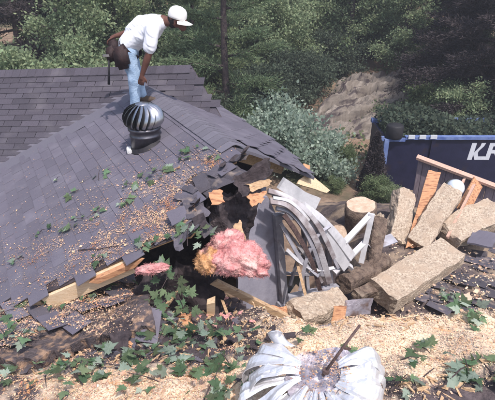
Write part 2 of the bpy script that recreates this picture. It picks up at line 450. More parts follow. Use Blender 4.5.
# choose the 300 tabs that show largest as parts of their own
def score(m):
    u, v, z = px_of(m @ Vector((0, .07, 0)))
    if u < -8 or u > 500 or v < -5 or v > 405: return 1e9
    return z
allt = [(score(m), 0, m) for m in framesL]+[(score(m), 1, m) for m in framesR]
allt.sort(key=lambda a: a[0])
rest = [[], []]
for i, (sc_, w_, m) in enumerate(allt):
    if i < 300 and sc_ < 1e8: inst('shingle', TAB, (slopeL, slopeR)[w_], m)
    else: rest[w_].append(m)
for w_ in (0, 1):
    if rest[w_]: struct(join_tabs(rest[w_], TAB).build('shingle_field', 'shingle', (slopeL, slopeR)[w_]), 'stuff')
# valley strip
e = (VV-R0).normalized(); mb = MB(); k = 26
for i in range(k+1):
    c = R0-e*.05+(VV-R0)*1.55*(i/k)
    eh = Vector((e.x, e.y, 0)).normalized(); nn_ = Vector((-eh.y, eh.x, 0))
    if nn_.dot(rd) < 0: nn_ = -nn_
    for d in (-.05, 0, .16, .34+.02*noise.noise(Vector((i*1.3, 0, 5)))):
        q = c+nn_*d; z = max(plane_z(q, NL), plane_z(q, NM))+.008; mb.v.append(Vector((q.x, q.y, z)))
mb.f = [(i*4+j, i*4+j+1, i*4+j+5, i*4+j+4) for i in range(k) for j in range(3)]
mb.build('valley_strip', 'valley', house)
# ridge caps: bent pieces overlapping towards the camera end
mb = MB(); t = .006
for k in (0, 1):
    for y, lift in ((-.02, .003), (.15, .010)):
        for sgn, sd in ((-1, .145), (-1, .015), (1, .015), (1, .14)):
            pt = PL if sgn < 0 else PR
            mb.v.append(Vector((sgn*sd, y, -sd*pt+lift+.012-(.006 if k else 0)-(.0 if sd > .1 else .002))))
for i in range(3):
    mb.f += [(i, i+1, i+5, i+4), (8+i, 8+i+4, 8+i+5, 8+i+1), (4+i, 5+i, 13+i, 12+i)]
mb.f += [(0, 4, 12, 8), (3, 11, 15, 7)]
CAPM = mb.mesh('ridge_cap', 'ridge')
for i in range(23):
    t = .05+i*.125
    if t > 2.92: break
    inst('ridge_cap', CAPM, slopeL, frame(R0+rd*t+Vector((0, 0, .004)), -nL, rd, Vector((0, 0, 1))) @ Matrix.Rotation(U(-.02, .02), 4, 'Z'))
# main roof behind: slope, back slope, shingles, ridge, gable
def main_pt(a, b, h=0): return A_+md*a+ndn*b+NM.normalized()*h
LM = (B_-A_).length
e1 = PP(213, 103, R0, NM); rake = (e1-B_)
mb = MB()
c = [A_-md*2.5, B_, B_+rake*2.6, A_-md*2.5+ndn*3.6]
mb.sheet(c[0], c[1], c[2], c[3], 8, 6, .03, 0)
for v in mb.v: v -= NM.normalized()*.03
slopeM = mb.build('roof_slope', 'mainsh', house)
bk = Vector((-ndn.x, -ndn.y, ndn.z))
mb = MB().sheet(A_-md*2.5, A_-md*2.5+bk*2.6, B_+bk*2.6, B_, 4, 4, .03, 0)
mb.build('roof_slope', 'mainsh', house)
def main_keep(P, t, s):
    zz = max(plane_z(P, NL), -99)
    if (P-R0).dot(nL) > -.02 and plane_z(P, NL) > plane_z(P, NM)+.02: return False
    if (P-R0).dot(nR) > 0 and plane_z(P, NR) > plane_z(P, NM)+.03: return False
    # inside the right rake
    rr = rake.normalized(); n = rr.cross(NM.normalized()); n.normalize(); return (P-B_).dot(n)*(1 if (A_-B_).dot(n) > 0 else -1) > .02
TABM = tab_mesh('shingle_field', 'mainsh', .272, .102)
fm = tab_frames(A_, md, ndn, NM, -2.4, LM+1.2, .03, 3.3, main_keep, .28, .10, jit=.01)
struct(join_tabs(fm, TABM).build('shingle_field', 'mainsh', slopeM), 'stuff')
mb = MB()
for i in range(int((LM+2.5)/.13)):
    a = -2.5+i*.13
    for sgn, dv in ((0, ndn), (1, bk)): pass
    c0 = A_+md*a; p = [c0+ndn*.14+Vector((0, 0, .02)), c0+Vector((0, 0, .028)), c0+bk*.14+Vector((0, 0, .02))]
    q = [x+md*.145+Vector((0, 0, .006)) for x in p]
    mb.add(p+q, [(0, 1, 4, 3), (1, 2, 5, 4)])
mb.build('ridge_line', 'mainsh', slopeM)
mb = MB().beam(B_+NM.normalized()*-.09-md*.03, B_+rake*2.6+NM.normalized()*-.09-md*.03, .03, .12)
mb.build('rake_board', 'felt', house)
# walls
def vwall(pa, pb, zt0, zt1, th=.1):
    pa = Vector(pa); pb = Vector(pb); d = (pb-pa); d.z = 0; n = d.normalized().cross(Vector((0, 0, 1)))*th/2
    vs = []
    for s_ in (-1, 1):
        vs += [Vector((pa.x, pa.y, -.4))+n*s_, Vector((pb.x, pb.y, -.4))+n*s_, Vector((pb.x, pb.y, zt1))+n*s_, Vector((pa.x, pa.y, zt0))+n*s_]
    return MB().add(vs, [(0, 1, 2, 3), (7, 6, 5, 4), (0, 4, 5, 1), (1, 5, 6, 2), (2, 6, 7, 3), (3, 7, 4, 0)])
a, b = right_pt(-.4, 1.05), right_pt(1.9, .95); vwall(a, b, a.z-.12, b.z-.12).build('side_wall', 'siding', house)
a, b = left_pt(-1.2, 2.85), left_pt(2.9, 2.85); vwall(a, b, a.z-.1, b.z-.1).build('side_wall', 'siding', house)
pm = B_+rake*2.3-md*.45; pm2 = pm+Vector((bk.x, bk.y, 0))*2.2
vwall(pm, pm2, pm.z-.15, pm.z-.15).build('side_wall', 'siding', house)
# inside the attic: a rear partition whose near-black colour stands in for the room's darkness
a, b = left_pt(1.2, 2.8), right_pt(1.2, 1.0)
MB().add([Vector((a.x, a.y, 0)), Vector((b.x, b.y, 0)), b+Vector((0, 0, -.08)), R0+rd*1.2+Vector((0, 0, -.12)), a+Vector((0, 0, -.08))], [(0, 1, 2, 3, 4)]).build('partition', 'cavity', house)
# rafters bared under the torn edge
for i, (t, s0, s1) in enumerate([(2.55, .2, 2.7), (2.15, .2, 2.7), (1.75, .2, 2.7), (2.95, 1.35, 2.7)]):
    MB().beam(left_pt(t, s0, -.11), left_pt(t, s1, -.11), .04, .14, NL).build('rafter', 'wood', house)
for i, t in enumerate((2.6, 2.2, 1.8)):
    MB().beam(right_pt(t, .1, -.13)+Vector((0, 0, sag(t, .1))), right_pt(t, .85, -.13)+Vector((0, 0, sag(t, .85))), .04, .14, NR).build('rafter', 'wood', house)
# gable wall plane
QW = R0+rd*2.95
def W(u, v, off=0): return PP(u, v, QW+rd*off, rd)
def wall_poly(name, pts, m, th=.05, off=0, parent=house):
    p = [W(u, v, off) for u, v in pts]; n = len(p)
    mb = MB(); mb.v = p+[x-rd*th for x in p]
    mb.f = [tuple(range(n-1, -1, -1)), tuple(range(n, 2*n))]+[(i, (i+1) % n, n+(i+1) % n, n+i) for i in range(n)]
    return mb.build(name, m, parent)
gw = wall_poly('gable_wall', [(238, 222), (247, 208), (259, 196), (268, 197), (276, 214), (284, 302), (340, 290), (346, 350), (238, 372)], 'siding')
for v in (236, 262, 290, 318):              # lapped siding joints stand proud as thin boards
    pass
# gable wall left of the tear, low and dark
p = [left_pt(2.98, 1.15), left_pt(2.98, 2.85)]
mb = MB(); a = Vector((p[0].x, p[0].y, 1.2)); b = Vector((p[1].x, p[1].y, 1.2))
mb.sheet(Vector((a.x, a.y, -.2)), Vector((b.x, b.y, -.2)), b+Vector((0, 0, .20)), a+Vector((0, 0, .95)), 6, 8, .06, .02, jag=.05)
mb.build('gable_wall', 'siding', house)
# rake board, split and hanging
rb0, rb1 = left_pt(TRs(1.30)-.03, 1.30, -.10), left_pt(TRs(2.0)-.0, 2.0, -.09)
MB().beam(rb0, rb1, .035, .14, NL, seg=8, rag=.06).build('rake_board', 'freshwood', house)
MB().beam(left_pt(TRs(1.2)+.01, 1.2, -.05), left_pt(TRs(1.6)-.0, 1.6, -.06), .06, .05, NL, seg=5, rag=.09).build('rake_board', 'orange', house)
MB().beam(left_pt(TRs(2.02)-.01, 2.02, -.09), left_pt(TRs(3.1)-.03, 3.1, -.08), .03, .10, NL, seg=6).build('rake_board', 'wood', house)
# window
win = bpy.data.objects.new('window', None); link(win, house, Matrix.Translation(W(305, 260)))
def wb(name, a, b, wd, th, m='frame', off=.05, **k):
    return MB().beam(W(*a, off), W(*b, off), wd, th, rd, **k).build(name, m, win)
wb('frame', (277, 214), (284, 301), .085, .07); wb('frame', (282, 300), (337, 288), .10, .075, off=.055)
wb('frame', (277, 216), (320, 226), .07, .06, off=.045, seg=4, bend=Vector((0, 0, .05)))
wb('mullion', (327, 236), (331, 291), .06, .05, 'frame', .03); wb('mullion', (303, 222), (308, 296), .045, .04, 'frame', .02)
wb('muntin', (280, 252), (327, 262), .03, .03, 'frame', .035); wb('muntin', (281, 273), (330, 275), .03, .03, 'frame', .035)
wb('muntin', (284, 228), (322, 282), .035, .03, 'browntrim', .10, seg=4, bend=(0, 0, .04)); wb('muntin', (290, 285), (306, 232), .03, .03, 'frame', .085)
wb('sill', (279, 306), (341, 293), .05, .12, 'frame', .075)
mb = MB().add([W(286, 276, .0), W(303, 276, .0), W(305, 293, .0), W(296, 284, 0), W(287, 297, .0)], [(0, 1, 2, 3, 4)]); mb.build('pane', 'glass', win)
mb = MB().add([W(309, 264, .0), W(325, 266, .0), W(318, 280, 0), W(310, 272, .0)], [(0, 1, 2, 3)]); mb.build('pane', 'glass', win)

# ------------------------------------------------------------------ the heap of wreckage and sawdust in front
anch = []
for u, v, z in [(320, 396, -1.93), (450, 396, -1.96), (494, 360, -2.0), (400, 332, -2.14), (295, 338, -2.16), (494, 318, -2.22), (400, 314, -2.27), (310, 322, -2.3),
                (0, 398, -2.55), (60, 396, -2.45), (120, 396, -2.35), (180, 396, -2.25), (235, 396, -2.12), (90, 366, -2.52), (40, 366, -2.66), (150, 372, -2.42),
                (20, 335, -2.79), (60, 315, -2.79), (110, 300, -2.75), (60, 345, -2.71), (110, 330, -2.65), (150, 315, -2.55), (0, 310, -2.80), (160, 340, -2.62),
                (140, 355, -2.60), (205, 360, -2.45), (200, 330, -2.80), (230, 340, -2.62), (180, 305, -3.0), (220, 310, -3.1), (150, 290, -2.95), (255, 350, -2.42)]:
    p = PZ(u, v, z); anch.append((p.x, p.y, p.z))
anch += [(0, 0, EYE-1.78), (1.5, 0, EYE-1.8), (-1.5, .5, EYE-2.2), (3, 1, EYE-2.0), (-3, 1.5, EYE-2.7), (3, 2.5, EYE-2.25), (-.5, 4.2, EYE-3.4), (-2.5, 4.2, EYE-3.2)]
AN = np.array(anch)
def smooth(a, b, x):
    x = max(0, min(1, (x-a)/(b-a))); return x*x*(3-2*x)
def mound_z(x, y, fine=True):
    d2 = (AN[:, 0]-x)**2+(AN[:, 1]-y)**2+.015; wt = d2**-2.0
    z = float((wt*AN[:, 2]).sum()/wt.sum())
    yf = 4.1-1.42*smooth(-.12, .3, x)+.10*noise.noise(Vector((x*2.2, 1, 0)))
    drop = max(0, y-yf)*4.5+max(0, x-3.4)*4+max(0, -3.6-x)*4+max(0, -1-y)*3
    z -= drop
    if fine: z += .05*noise.noise(Vector((x*4, y*4, 1)))+.022*noise.noise(Vector((x*13, y*13, 2)))+.012*noise.noise(Vector((x*31, y*31, 2)))
    return max(z, ground_z(x, y)-.3)
def mound_hit(u, v):
    d = ray(u, v); d = d/d.length; t = 1.2
    while t < 7:
        p = CAMP+d*t
        if p.z < mound_z(p.x, p.y): return p
        t += .02
    return CAMP+d*t
def mound_n(p):
    e = .06
    return Vector((mound_z(p.x-e, p.y, 0)-mound_z(p.x+e, p.y, 0), mound_z(p.x, p.y-e, 0)-mound_z(p.x, p.y+e, 0), 2*e)).normalized()
gx = np.arange(-4.4, 4.5, .034); gy = np.arange(-2.2, 5.0, .034)
mb = MB(); dust = []
# how much sawdust lies where (given as spots on the photograph)
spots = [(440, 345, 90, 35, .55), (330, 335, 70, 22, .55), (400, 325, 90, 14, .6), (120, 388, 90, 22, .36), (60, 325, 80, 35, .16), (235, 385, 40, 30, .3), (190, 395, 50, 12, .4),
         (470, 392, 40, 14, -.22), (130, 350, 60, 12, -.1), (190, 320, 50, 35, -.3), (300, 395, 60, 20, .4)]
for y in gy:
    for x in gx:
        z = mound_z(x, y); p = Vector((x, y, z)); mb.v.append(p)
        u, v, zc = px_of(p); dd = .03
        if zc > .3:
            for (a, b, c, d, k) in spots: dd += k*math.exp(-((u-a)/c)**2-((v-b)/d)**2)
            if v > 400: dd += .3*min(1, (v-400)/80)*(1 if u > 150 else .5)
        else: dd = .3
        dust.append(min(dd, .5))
nx = len(gx)
mb.f = [(j*nx+i, j*nx+i+1, (j+1)*nx+i+1, (j+1)*nx+i) for j in range(len(gy)-1) for i in range(nx-1)]
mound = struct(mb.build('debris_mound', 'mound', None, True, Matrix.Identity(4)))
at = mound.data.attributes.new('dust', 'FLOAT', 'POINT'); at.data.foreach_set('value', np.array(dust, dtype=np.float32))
# heap of dark soil under the logs
mb = MB(); gx = np.arange(.9, 6.4, .09); gy = np.arange(4.2, 9.6, .09)
def heap_z(x, y):
    h = .62*smooth(.9, 2.0, x)*smooth(6.4, 5.2, x)*smooth(4.2, 5.2, y)*smooth(9.4, 7.6, y)
    return ground_z(x, y)-.04+h+(.07*noise.noise(Vector((x*3, y*3, 4)))+.03*noise.noise(Vector((x*9, y*9, 4))))*min(1, h*6)
def smooth(a, b, x):
    if a > b: return 1-smooth(b, a, x)
    x = max(0, min(1, (x-a)/(b-a))); return x*x*(3-2*x)
mb.v = [Vector((x, y, heap_z(x, y))) for y in gy for x in gx]; nx = len(gx)
mb.f = [(j*nx+i, j*nx+i+1, (j+1)*nx+i+1, (j+1)*nx+i) for j in range(len(gy)-1) for i in range(nx-1)]
struct(mb.build('dirt_mound', 'dirt', None, True, Matrix.Identity(4)))
def heap_hit(u, v):
    d = ray(u, v); d = d/d.length; t = 3
    while t < 30:
        p = CAMP+d*t
        if p.z < (heap_z(p.x, p.y) if .9 < p.x < 6.4 and 4.2 < p.y < 9.6 else ground_z(p.x, p.y)): return p
        t += .02
    return CAMP+d*t

# ------------------------------------------------------------------ collapsed lower roof, lower left
crs = thing('collapsed_roof_section', mound_hit(80, 330), 'broken slab of grey shingles littered with leaves and sawdust, fallen below the roof edge', 'roof section')
regs = [[(-5, 322), (60, 300), (128, 283), (140, 300), (128, 322), (60, 342), (-5, 372)], [(70, 340), (125, 322), (160, 318), (150, 345), (100, 352)]]
cd = rd.copy(); cd.z = 0
for ri, rg in enumerate(regs):
    o = mound_hit(sum(p[0] for p in rg)/len(rg), sum(p[1] for p in rg)/len(rg))
    ax = Matrix.Rotation((.25, -.5)[ri], 3, 'Z') @ cd; dn = Vector((ax.y, -ax.x, 0))
    for i in range(-9, 10):
        for j in range(-5, 6):
            c = o+dn*(i*.14)+ax*((j+(i % 2)*.5)*.305)
            c.z = mound_z(c.x, c.y, 0)
            u, v, zc = px_of(c)
            if not in_poly(u, v, rg) or noise.noise(c*3.1) > .52: continue
            n = mound_n(c); d2 = (dn-n*dn.dot(n)).normalized(); x2 = d2.cross(n)
            Mx = frame(c+n*((.13 if ri == 0 and u < 125 else .035)+U(0, .012)+.035*noise.noise(c*2.3)), x2, d2, n) @ Euler((U(-.05, .05), U(-.04, .04), U(-.04, .04))).to_matrix().to_4x4()
            inst('shingle', TAB if (i*7+j) % 3 else TABD, crs, Mx)
# the slab's own body: sagging layered decking with torn edges
q4 = [mound_hit(*q) for q in ((-10, 323), (134, 282), (158, 338), (-10, 373))]
mb = MB(); nu_, nv_ = 30, 16; top = []
for j in range(nv_+1):
    for i in range(nu_+1):
        a, b = i/nu_, j/nv_
        if i in (0, nu_): a += .05*noise.noise(Vector((j*.4, i, 5)))+U(-.008, .008)
        if j in (0, nv_): b += (.16*noise.noise(Vector((i*.31, j, 2)))+U(-.02, .02))
        c = (q4[0]*(1-a)+q4[1]*a)*(1-b)+(q4[3]*(1-a)+q4[2]*a)*b
        z = mound_z(c.x, c.y, 0)+.105+.035*noise.noise(c*2.3)+.02*noise.noise(c*8); top.append(Vector((c.x, c.y, z)))
nn_ = len(top); mb.v = top+[v-Vector((U(-.02, .02), U(-.02, .02), .09+U(-.02, .03))) for v in top]
for j in range(nv_):
    for i in range(nu_): a = j*(nu_+1)+i; mb.f += [(a, a+1, a+nu_+2, a+nu_+1), (nn_+a, nn_+a+nu_+1, nn_+a+nu_+2, nn_+a+1)]
for i in range(nu_):
    for a, f_ in ((i, 1), (nv_*(nu_+1)+i, 0)): mb.f.append((a+1, a, nn_+a, nn_+a+1) if f_ else (a, a+1, nn_+a+1, nn_+a))
for j in range(nv_):
    for a, f_ in ((j*(nu_+1), 1), (j*(nu_+1)+nu_, 0)): b = a+nu_+1; mb.f.append((a, b, nn_+b, nn_+a) if f_ else (b, a, nn_+a, nn_+b))
mb.build('decking', 'rotdeck', crs)
# broken sheathing edges below that section
for i, (a, b, wd) in enumerate([((55, 347), (128, 338), .10), ((135, 300), (152, 318), .12)]):
    p0 = mound_hit(*a); p1 = mound_hit(*b)
    MB().beam(p0+Vector((0, 0, .02)), p1+Vector((0, 0, .02)), wd, .02, (0, 0, 1), seg=5, rag=.05).build('sheathing', 'deck', crs)

# ------------------------------------------------------------------ torn roofing, insulation and splintered wood around the hole
def sheet_thing(name, pts, m, label, cat, th=.008, amp=.03, sc=7, jag=.06, nu=10, nv=10, fn=None, smoothen=False, seed=0., group=None):
    """pts: four (u, v, z-from-eye) corners"""
    c = [PZ(u, v, z) for u, v, z in pts]
    o = MB().sheet(*c, nu, nv, th, amp, sc, jag, fn, seed).build(name, m, None, smoothen)
    return tag(o, label, cat, group)
Z = Vector((0, 0, 1))
sheet_thing('torn_shingle_flap', [(196, 183, -1.86), (236, 166, -1.72), (262, 176, -1.74), (205, 200, -1.98)], 'dark_shingle', 'curled dark shingle flap lifted along the edge of the hole', 'shingle flap', .012, .05, 9, .05, 12, 8, fn=lambda a, b: Z*(.06*math.sin(a*3.1)*b))
sheet_thing('torn_shingle_flap', [(232, 178, -1.70), (267, 160, -1.60), (273, 176, -1.78), (244, 198, -1.86)], 'felt', 'black scorched-looking roofing tatter standing up at the ridge end', 'shingle flap', .01, .06, 9, .1, 10, 8, fn=lambda a, b: Z*(.05*a*a))
sheet_thing('roofing_felt', [(203, 196, -1.98), (245, 190, -1.92), (250, 232, -2.35), (215, 238, -2.3)], 'felt', 'crumpled black roofing felt hanging into the hole', 'felt', .006, .12, 9, .08, 14, 14)
sheet_thing('roofing_felt', [(234, 200, -2.0), (262, 188, -1.95), (247, 250, -2.7), (234, 255, -2.7)], 'felt', 'black felt strip hanging down beside the grey wall panel', 'felt', .006, .08, 7, .08, 10, 14)
sheet_thing('loose_shingle', [(181, 200, -1.90), (202, 195, -1.90), (206, 214, -1.94), (187, 220, -1.96)], 'dark_shingle', 'single dark shingle tab lying loose on the roof left of the hole', 'shingle', .01, .01, 5, .03, 4, 4)
sheet_thing('loose_shingle', [(166, 213, -1.93), (184, 206, -1.91), (189, 218, -1.96), (172, 226, -1.98)], 'shingle', 'lifted grey shingle tab dusted with sawdust at the upper edge of the hole', 'shingle', .01, .01, 5, .03, 4, 4)
sheet_thing('roofing_felt', [(133, 285, -2.55), (178, 262, -2.35), (182, 318, -2.95), (138, 338, -2.85)], 'felt', 'large crumpled sheet of black felt added as the dark of the cavity under the torn roof edge', 'felt', .006, .14, 6, .07, 16, 16)  # dark sheet added to stand for the black interior
sheet_thing('roofing_felt', [(175, 262, -2.40), (222, 272, -2.60), (225, 330, -3.0), (180, 325, -3.0)], 'cavity', 'dark brown felt scrap coloured as the cavity shade behind the pink insulation', 'felt', .006, .12, 7, .07, 12, 12)  # interior shade carried by the sheet's colour
sheet_thing('roofing_felt', [(108, 322, -2.50), (135, 315, -2.50), (128, 358, -2.52), (112, 352, -2.52)], 'felt', 'small black felt tatter on the fallen shingle slab', 'felt', .006, .07, 9, .1, 8, 8)
# torn, curled tabs still nailed along the edge of the hole
edge = [left_ts(left_hit(u, v)) for u, v in [(238, 160), (226, 165), (214, 171), (203, 177), (192, 183), (187, 192), (191, 199), (195, 206), (199, 214), (202, 222), (196, 229), (190, 236), (183, 240)]]
for k, (t, s_) in enumerate(edge+edge[::3]):
    p = left_pt(t-.02+U(-.03, .04), s_+U(-.04, .04), .006+U(0, .02)); a = U(0, 6.28) if k > 14 else U(-.6, .6)
    d = (rd*math.cos(a)+dnL*math.sin(a)); x = d.cross(NL.normalized()).normalized(); n_ = NL.normalized(); cu = U(-.5, .9); L = U(.10, .22); w_ = U(.06, .15)
    mb = MB(); m_ = 6
    for h in (0, 1):
        for i in range(m_+1):
            q = i/m_; c = p+d*(L*(q-.25))+n_*(cu*L*max(0, q-.25)**2*1.2-.05*(q > .9)*U(0, .3)-h*.005)
            for e_ in (-1, 0, 1): mb.v.append(c+x*(e_*w_/2*(1-.25*q*U(0, 1)))+n_*(.012*noise.noise((c+x*e_)*9))+d*(U(-.02, .02) if i == m_ else 0))
    K = (m_+1)*3
    for i in range(m_):
        for e_ in range(2): b = i*3+e_; mb.f += [(b, b+1, b+4, b+3), (K+b, K+b+3, K+b+4, K+b+1)]
        for b, sg in ((i*3, 1), (i*3+2, 0)): mb.f.append((b, b+3, K+b+3, K+b) if sg else (b+3, b, K+b, K+b+3))
    b = m_*3; mb.f += [(b+1, b, K+b, K+b+1), (b+2, b+1, K+b+1, K+b+2)]
    mb.build('torn_shingle', ('dark_shingle', 'felt', 'dark_shingle')[k % 3], slopeL)
# splintered sheathing scraps near the ridge end
def scrap(pts, m, label, **k): return sheet_thing('sheathing_scrap', pts, m, label, 'wood scrap', k.pop('th', .014), k.pop('amp', .012), 8, k.pop('jag', .12), 6, 6, **k)
scrap([(209, 192, -1.86), (222, 189, -1.84), (225, 203, -1.93), (211, 206, -1.95)], 'orange', 'orange broken sheathing scrap on the black felt')
scrap([(246, 184, -1.77), (272, 178, -1.76), (270, 185, -1.82), (252, 192, -1.84)], 'wood', 'pale splintered sheathing scrap under the black tatter')
scrap([(246, 194, -1.86), (266, 191, -1.87), (262, 203, -1.95), (250, 207, -1.96)], 'orange', 'rust orange splintered scrap at the top of the wall panel')
scrap([(232, 226, -2.08), (241, 220, -2.04), (246, 240, -2.18), (236, 240, -2.18)], 'wood', 'ochre wood fibre scrap just above the pink insulation')
scrap([(168, 318, -2.72), (192, 312, -2.72), (196, 338, -2.78), (171, 340, -2.74)], 'orange', 'orange brown plywood scrap among leaves in the cavity', th=.02)
scrap([(268, 307, -3.0), (287, 303, -3.05), (288, 330, -3.2), (273, 333, -3.15)], 'orange', 'reddish orange plywood scrap at the foot of the grey wall panel', th=.02)
scrap([(118, 345, -2.55), (131, 341, -2.55), (134, 352, -2.58), (121, 357, -2.58)], 'orange', 'small rust orange scrap at the edge of the fallen shingle slab')
# pink insulation batt
def batt(center, rx, ry, rz, rot, name, label, m, cut=.0, nf=700, lean=0.):
    root = thing(name, center-Vector((0, 0, rz)), label, 'insulation')
    bm = bmesh.new(); bmesh.ops.create_icosphere(bm, subdivisions=5, radius=1)
    Rm = Matrix.Rotation(rot, 3, 'Y'); mb = MB()
    for v in bm.verts:
        c = v.co; x, y, z = c
        if z < -.35: z = -.35+(z+.35)*.3+.16*noise.noise(c*4)          # ragged torn underside
        k = 1+.26*noise.noise(c*2.2)+.13*noise.noise(c*6)+.08*noise.noise(c*14)
        q = Vector((x*rx*k, y*ry*k, z*rz*k-lean*x*x*rz)); mb.v.append(center+Rm @ q)
    mb.f = [tuple(v.index for v in f.verts) for f in bm.faces]; bm.free()
    body = mb.build('batt', m, root, True)
    hb = MB(); vs = [v+body.matrix_local.translation for v in mb.v]
    hb2 = MB()
    for i in range(nf):
        p = random.choice(mb.v)+WM[body].translation; o = (p-center).normalized()
        d = (o+Vector((U(-1, 1), U(-1, 1), U(-1.2, .4)))*.9).normalized()*U(.008, .03); sd = d.cross(Vector((U(-1, 1), U(-1, 1), U(-1, 1)))).normalized()*.0007
        mid = p+d*.5+Vector((U(-1, 1), U(-1, 1), U(-1, 1)))*.008
        hb2.add([p-sd, p+sd, mid+sd, mid-sd, p+d], [(0, 1, 2, 3), (3, 2, 4)])
    struct(hb2.build('fibres', m, root), 'stuff')
    return root
batt(PY(236, 258, 3.42), .265, .17, .165, .12, 'insulation_batt', 'fluffy pink insulation batt bulging out of the torn roof', 'pink', nf=9000, lean=.45)
batt(PY(226, 246, 3.50), .16, .13, .12, -.5, 'insulation_batt', 'upper fold of pink insulation tucked under the torn roof edge', 'pink', nf=2500)
batt(PY(208, 262, 3.38), .10, .10, .13, .3, 'insulation_batt', 'ochre brown clump of insulation left of the pink batt', 'ochre', nf=2000)
batt(PY(152, 269, 3.22), .13, .05, .04, -.15, 'insulation_batt', 'small dull red strip of insulation at the end of the rake board', 'pink', nf=900)
# pieces of timber
def stick(name, a, b, wd, th, m, label, cat='timber', seg=6, bend=None, rag=.03, up=(0, 0, 1), rnd=False, rad=None):
    p0 = PZ(*a); p1 = PZ(*b)
    if rnd:
        n = 7; pts = [p0.lerp(p1, i/n)+Vector((U(-1, 1), U(-1, 1), U(-1, 1)))*.008 for i in range(n+1)]
        mb = MB().tube(pts, [wd*(1-.3*i/n) for i in range(n+1)], 8)
    else: mb = MB().beam(p0, p1, wd, th, up, seg, bend, rag)
    o = mb.build(name, m); return tag(o, label, cat)
stick('broken_rafter', (213, 281, -2.60), (288, 318, -3.05), .05, .06, 'wood', 'slender brown stick running from under the pink insulation to the wall foot', rag=.04)
stick('timber_stub', (211, 322, -2.92), (211, 300, -2.62), .07, .06, 'freshwood', 'short pale upright timber stub below the pink insulation', up=(0, 1, 0), rag=.03)
stick('broken_lath', (222, 300, -2.75), (235, 335, -2.75), .025, .02, 'wood', 'thin brown lath sticking down into the leaves')
stick('broken_lath', (176, 292, -2.62), (150, 330, -2.62), .03, .02, 'wood', 'thin splintered lath leaning against the black felt')
stick('broken_lath', (296, 258, -3.05), (311, 316, -3.35), .03, .03, 'wood', 'brown lath standing in front of the broken window', up=(0, 1, 0))

# ------------------------------------------------------------------ bent trim at the right of the window
def arc_board(name, pts, wd, th, m, label, upv):
    p = [PY(u, v, Y) for u, v, Y in pts]
    # smooth the polyline
    P = []; n = len(p)
    for i in range(n-1):
        p0, p1, p2, p3 = p[max(i-1, 0)], p[i], p[i+1], p[min(i+2, n-1)]
        for k in range(6):
            t = k/6; P.append(.5*((2*p1)+(p2-p0)*t+(2*p0-5*p1+4*p2-p3)*t*t+(3*p1-p0-3*p2+p3)*t**3))
    P.append(p[-1]); mb = MB(); upv = Vector(upv)
    for i, c in enumerate(P):
        d = (P[min(i+1, len(P)-1)]-P[max(i-1, 0)]).normalized(); sd = d.cross(upv).normalized(); u2 = sd.cross(d)
        mb.v += [c+sd*(a*wd/2)+u2*(b*th/2) for a, b in ((-1, -1), (1, -1), (1, 1), (-1, 1))]
    for i in range(len(P)-1):
        for k in range(4): a = i*4+k; b = i*4+(k+1) % 4; mb.f.append((a, b, b+4, a+4))
    e = (len(P)-1)*4; mb.f += [(3, 2, 1, 0), (e, e+1, e+2, e+3)]
    return tag(mb.build(name, m), label, 'trim board')
up_n = (-.2, -.55, .8)
arc_board('bent_fascia', [(281, 183, 4.55), (292, 190, 4.60), (304, 198, 4.66), (317, 203, 4.75)], .05, .13, 'white', 'upper white fascia length with its boxed end below the eave', (.1, .1, 1))
arc_board('bent_fascia', [(304, 207, 4.55), (320, 219, 4.72), (336, 236, 4.90), (352, 257, 5.05)], .115, .035, 'white', 'wide white fascia length sloping down beyond the window', up_n)
arc_board('bent_fascia', [(300, 215, 4.50), (316, 229, 4.66), (332, 247, 4.82), (346, 267, 4.98)], .04, .13, 'white', 'inner white fascia length with shaded face behind the wide one', (.1, .1, 1))
arc_board('bent_gutter', [(268, 191, 4.42), (284, 196, 4.45), (303, 208, 4.5), (320, 229, 4.6), (334, 258, 4.72)], .055, .03, 'browntrim', 'long brown grey trim strip bent in an arc over the window', up_n)
arc_board('bent_gutter', [(270, 201, 4.36), (287, 205, 4.40), (303, 220, 4.46), (318, 245, 4.55), (330, 283, 4.64)], .07, .025, 'browntrim', 'wider weathered trim strip curving down across the window', up_n)
arc_board('bent_gutter', [(273, 198, 4.38), (288, 201, 4.42), (300, 210, 4.46), (309, 220, 4.52)], .035, .02, 'white', 'narrow pale trim strip between the two weathered arcs', up_n)
arc_board('bent_gutter', [(284, 215, 4.40), (296, 232, 4.45), (312, 262, 4.52), (320, 290, 4.60)], .05, .02, 'rust', 'thin dark trim strip curved inside the window opening', up_n)
arc_board('bent_gutter', [(281, 224, 4.47), (293, 246, 4.5), (303, 262, 4.52), (318, 276, 4.55)], .04, .03, 'frame', 'grey slat lying diagonally in the window opening', up_n)
arc_board('bent_gutter', [(276, 208, 4.40), (290, 213, 4.43), (303, 228, 4.48), (314, 250, 4.55), (322, 274, 4.6)], .04, .03, 'frame', 'thin grey curved slat nested under the wider arc', up_n)
arc_board('bent_gutter', [(272, 195, 4.5), (288, 198, 4.53), (305, 212, 4.58), (322, 236, 4.68), (338, 268, 4.8)], .035, .03, 'frame', 'thin grey curved slat nested over the wider arc', up_n)
arc_board('bent_gutter', [(287, 250, 4.42), (300, 262, 4.5), (316, 270, 4.56), (334, 268, 4.7)], .04, .02, 'white', 'pale broken slat lying across the lower window opening', up_n)
arc_board('bent_gutter', [(300, 290, 4.45), (306, 262, 4.5), (316, 238, 4.58), (330, 226, 4.7)], .035, .03, 'frame', 'grey slat crossing the arcs upwards to the right', up_n)
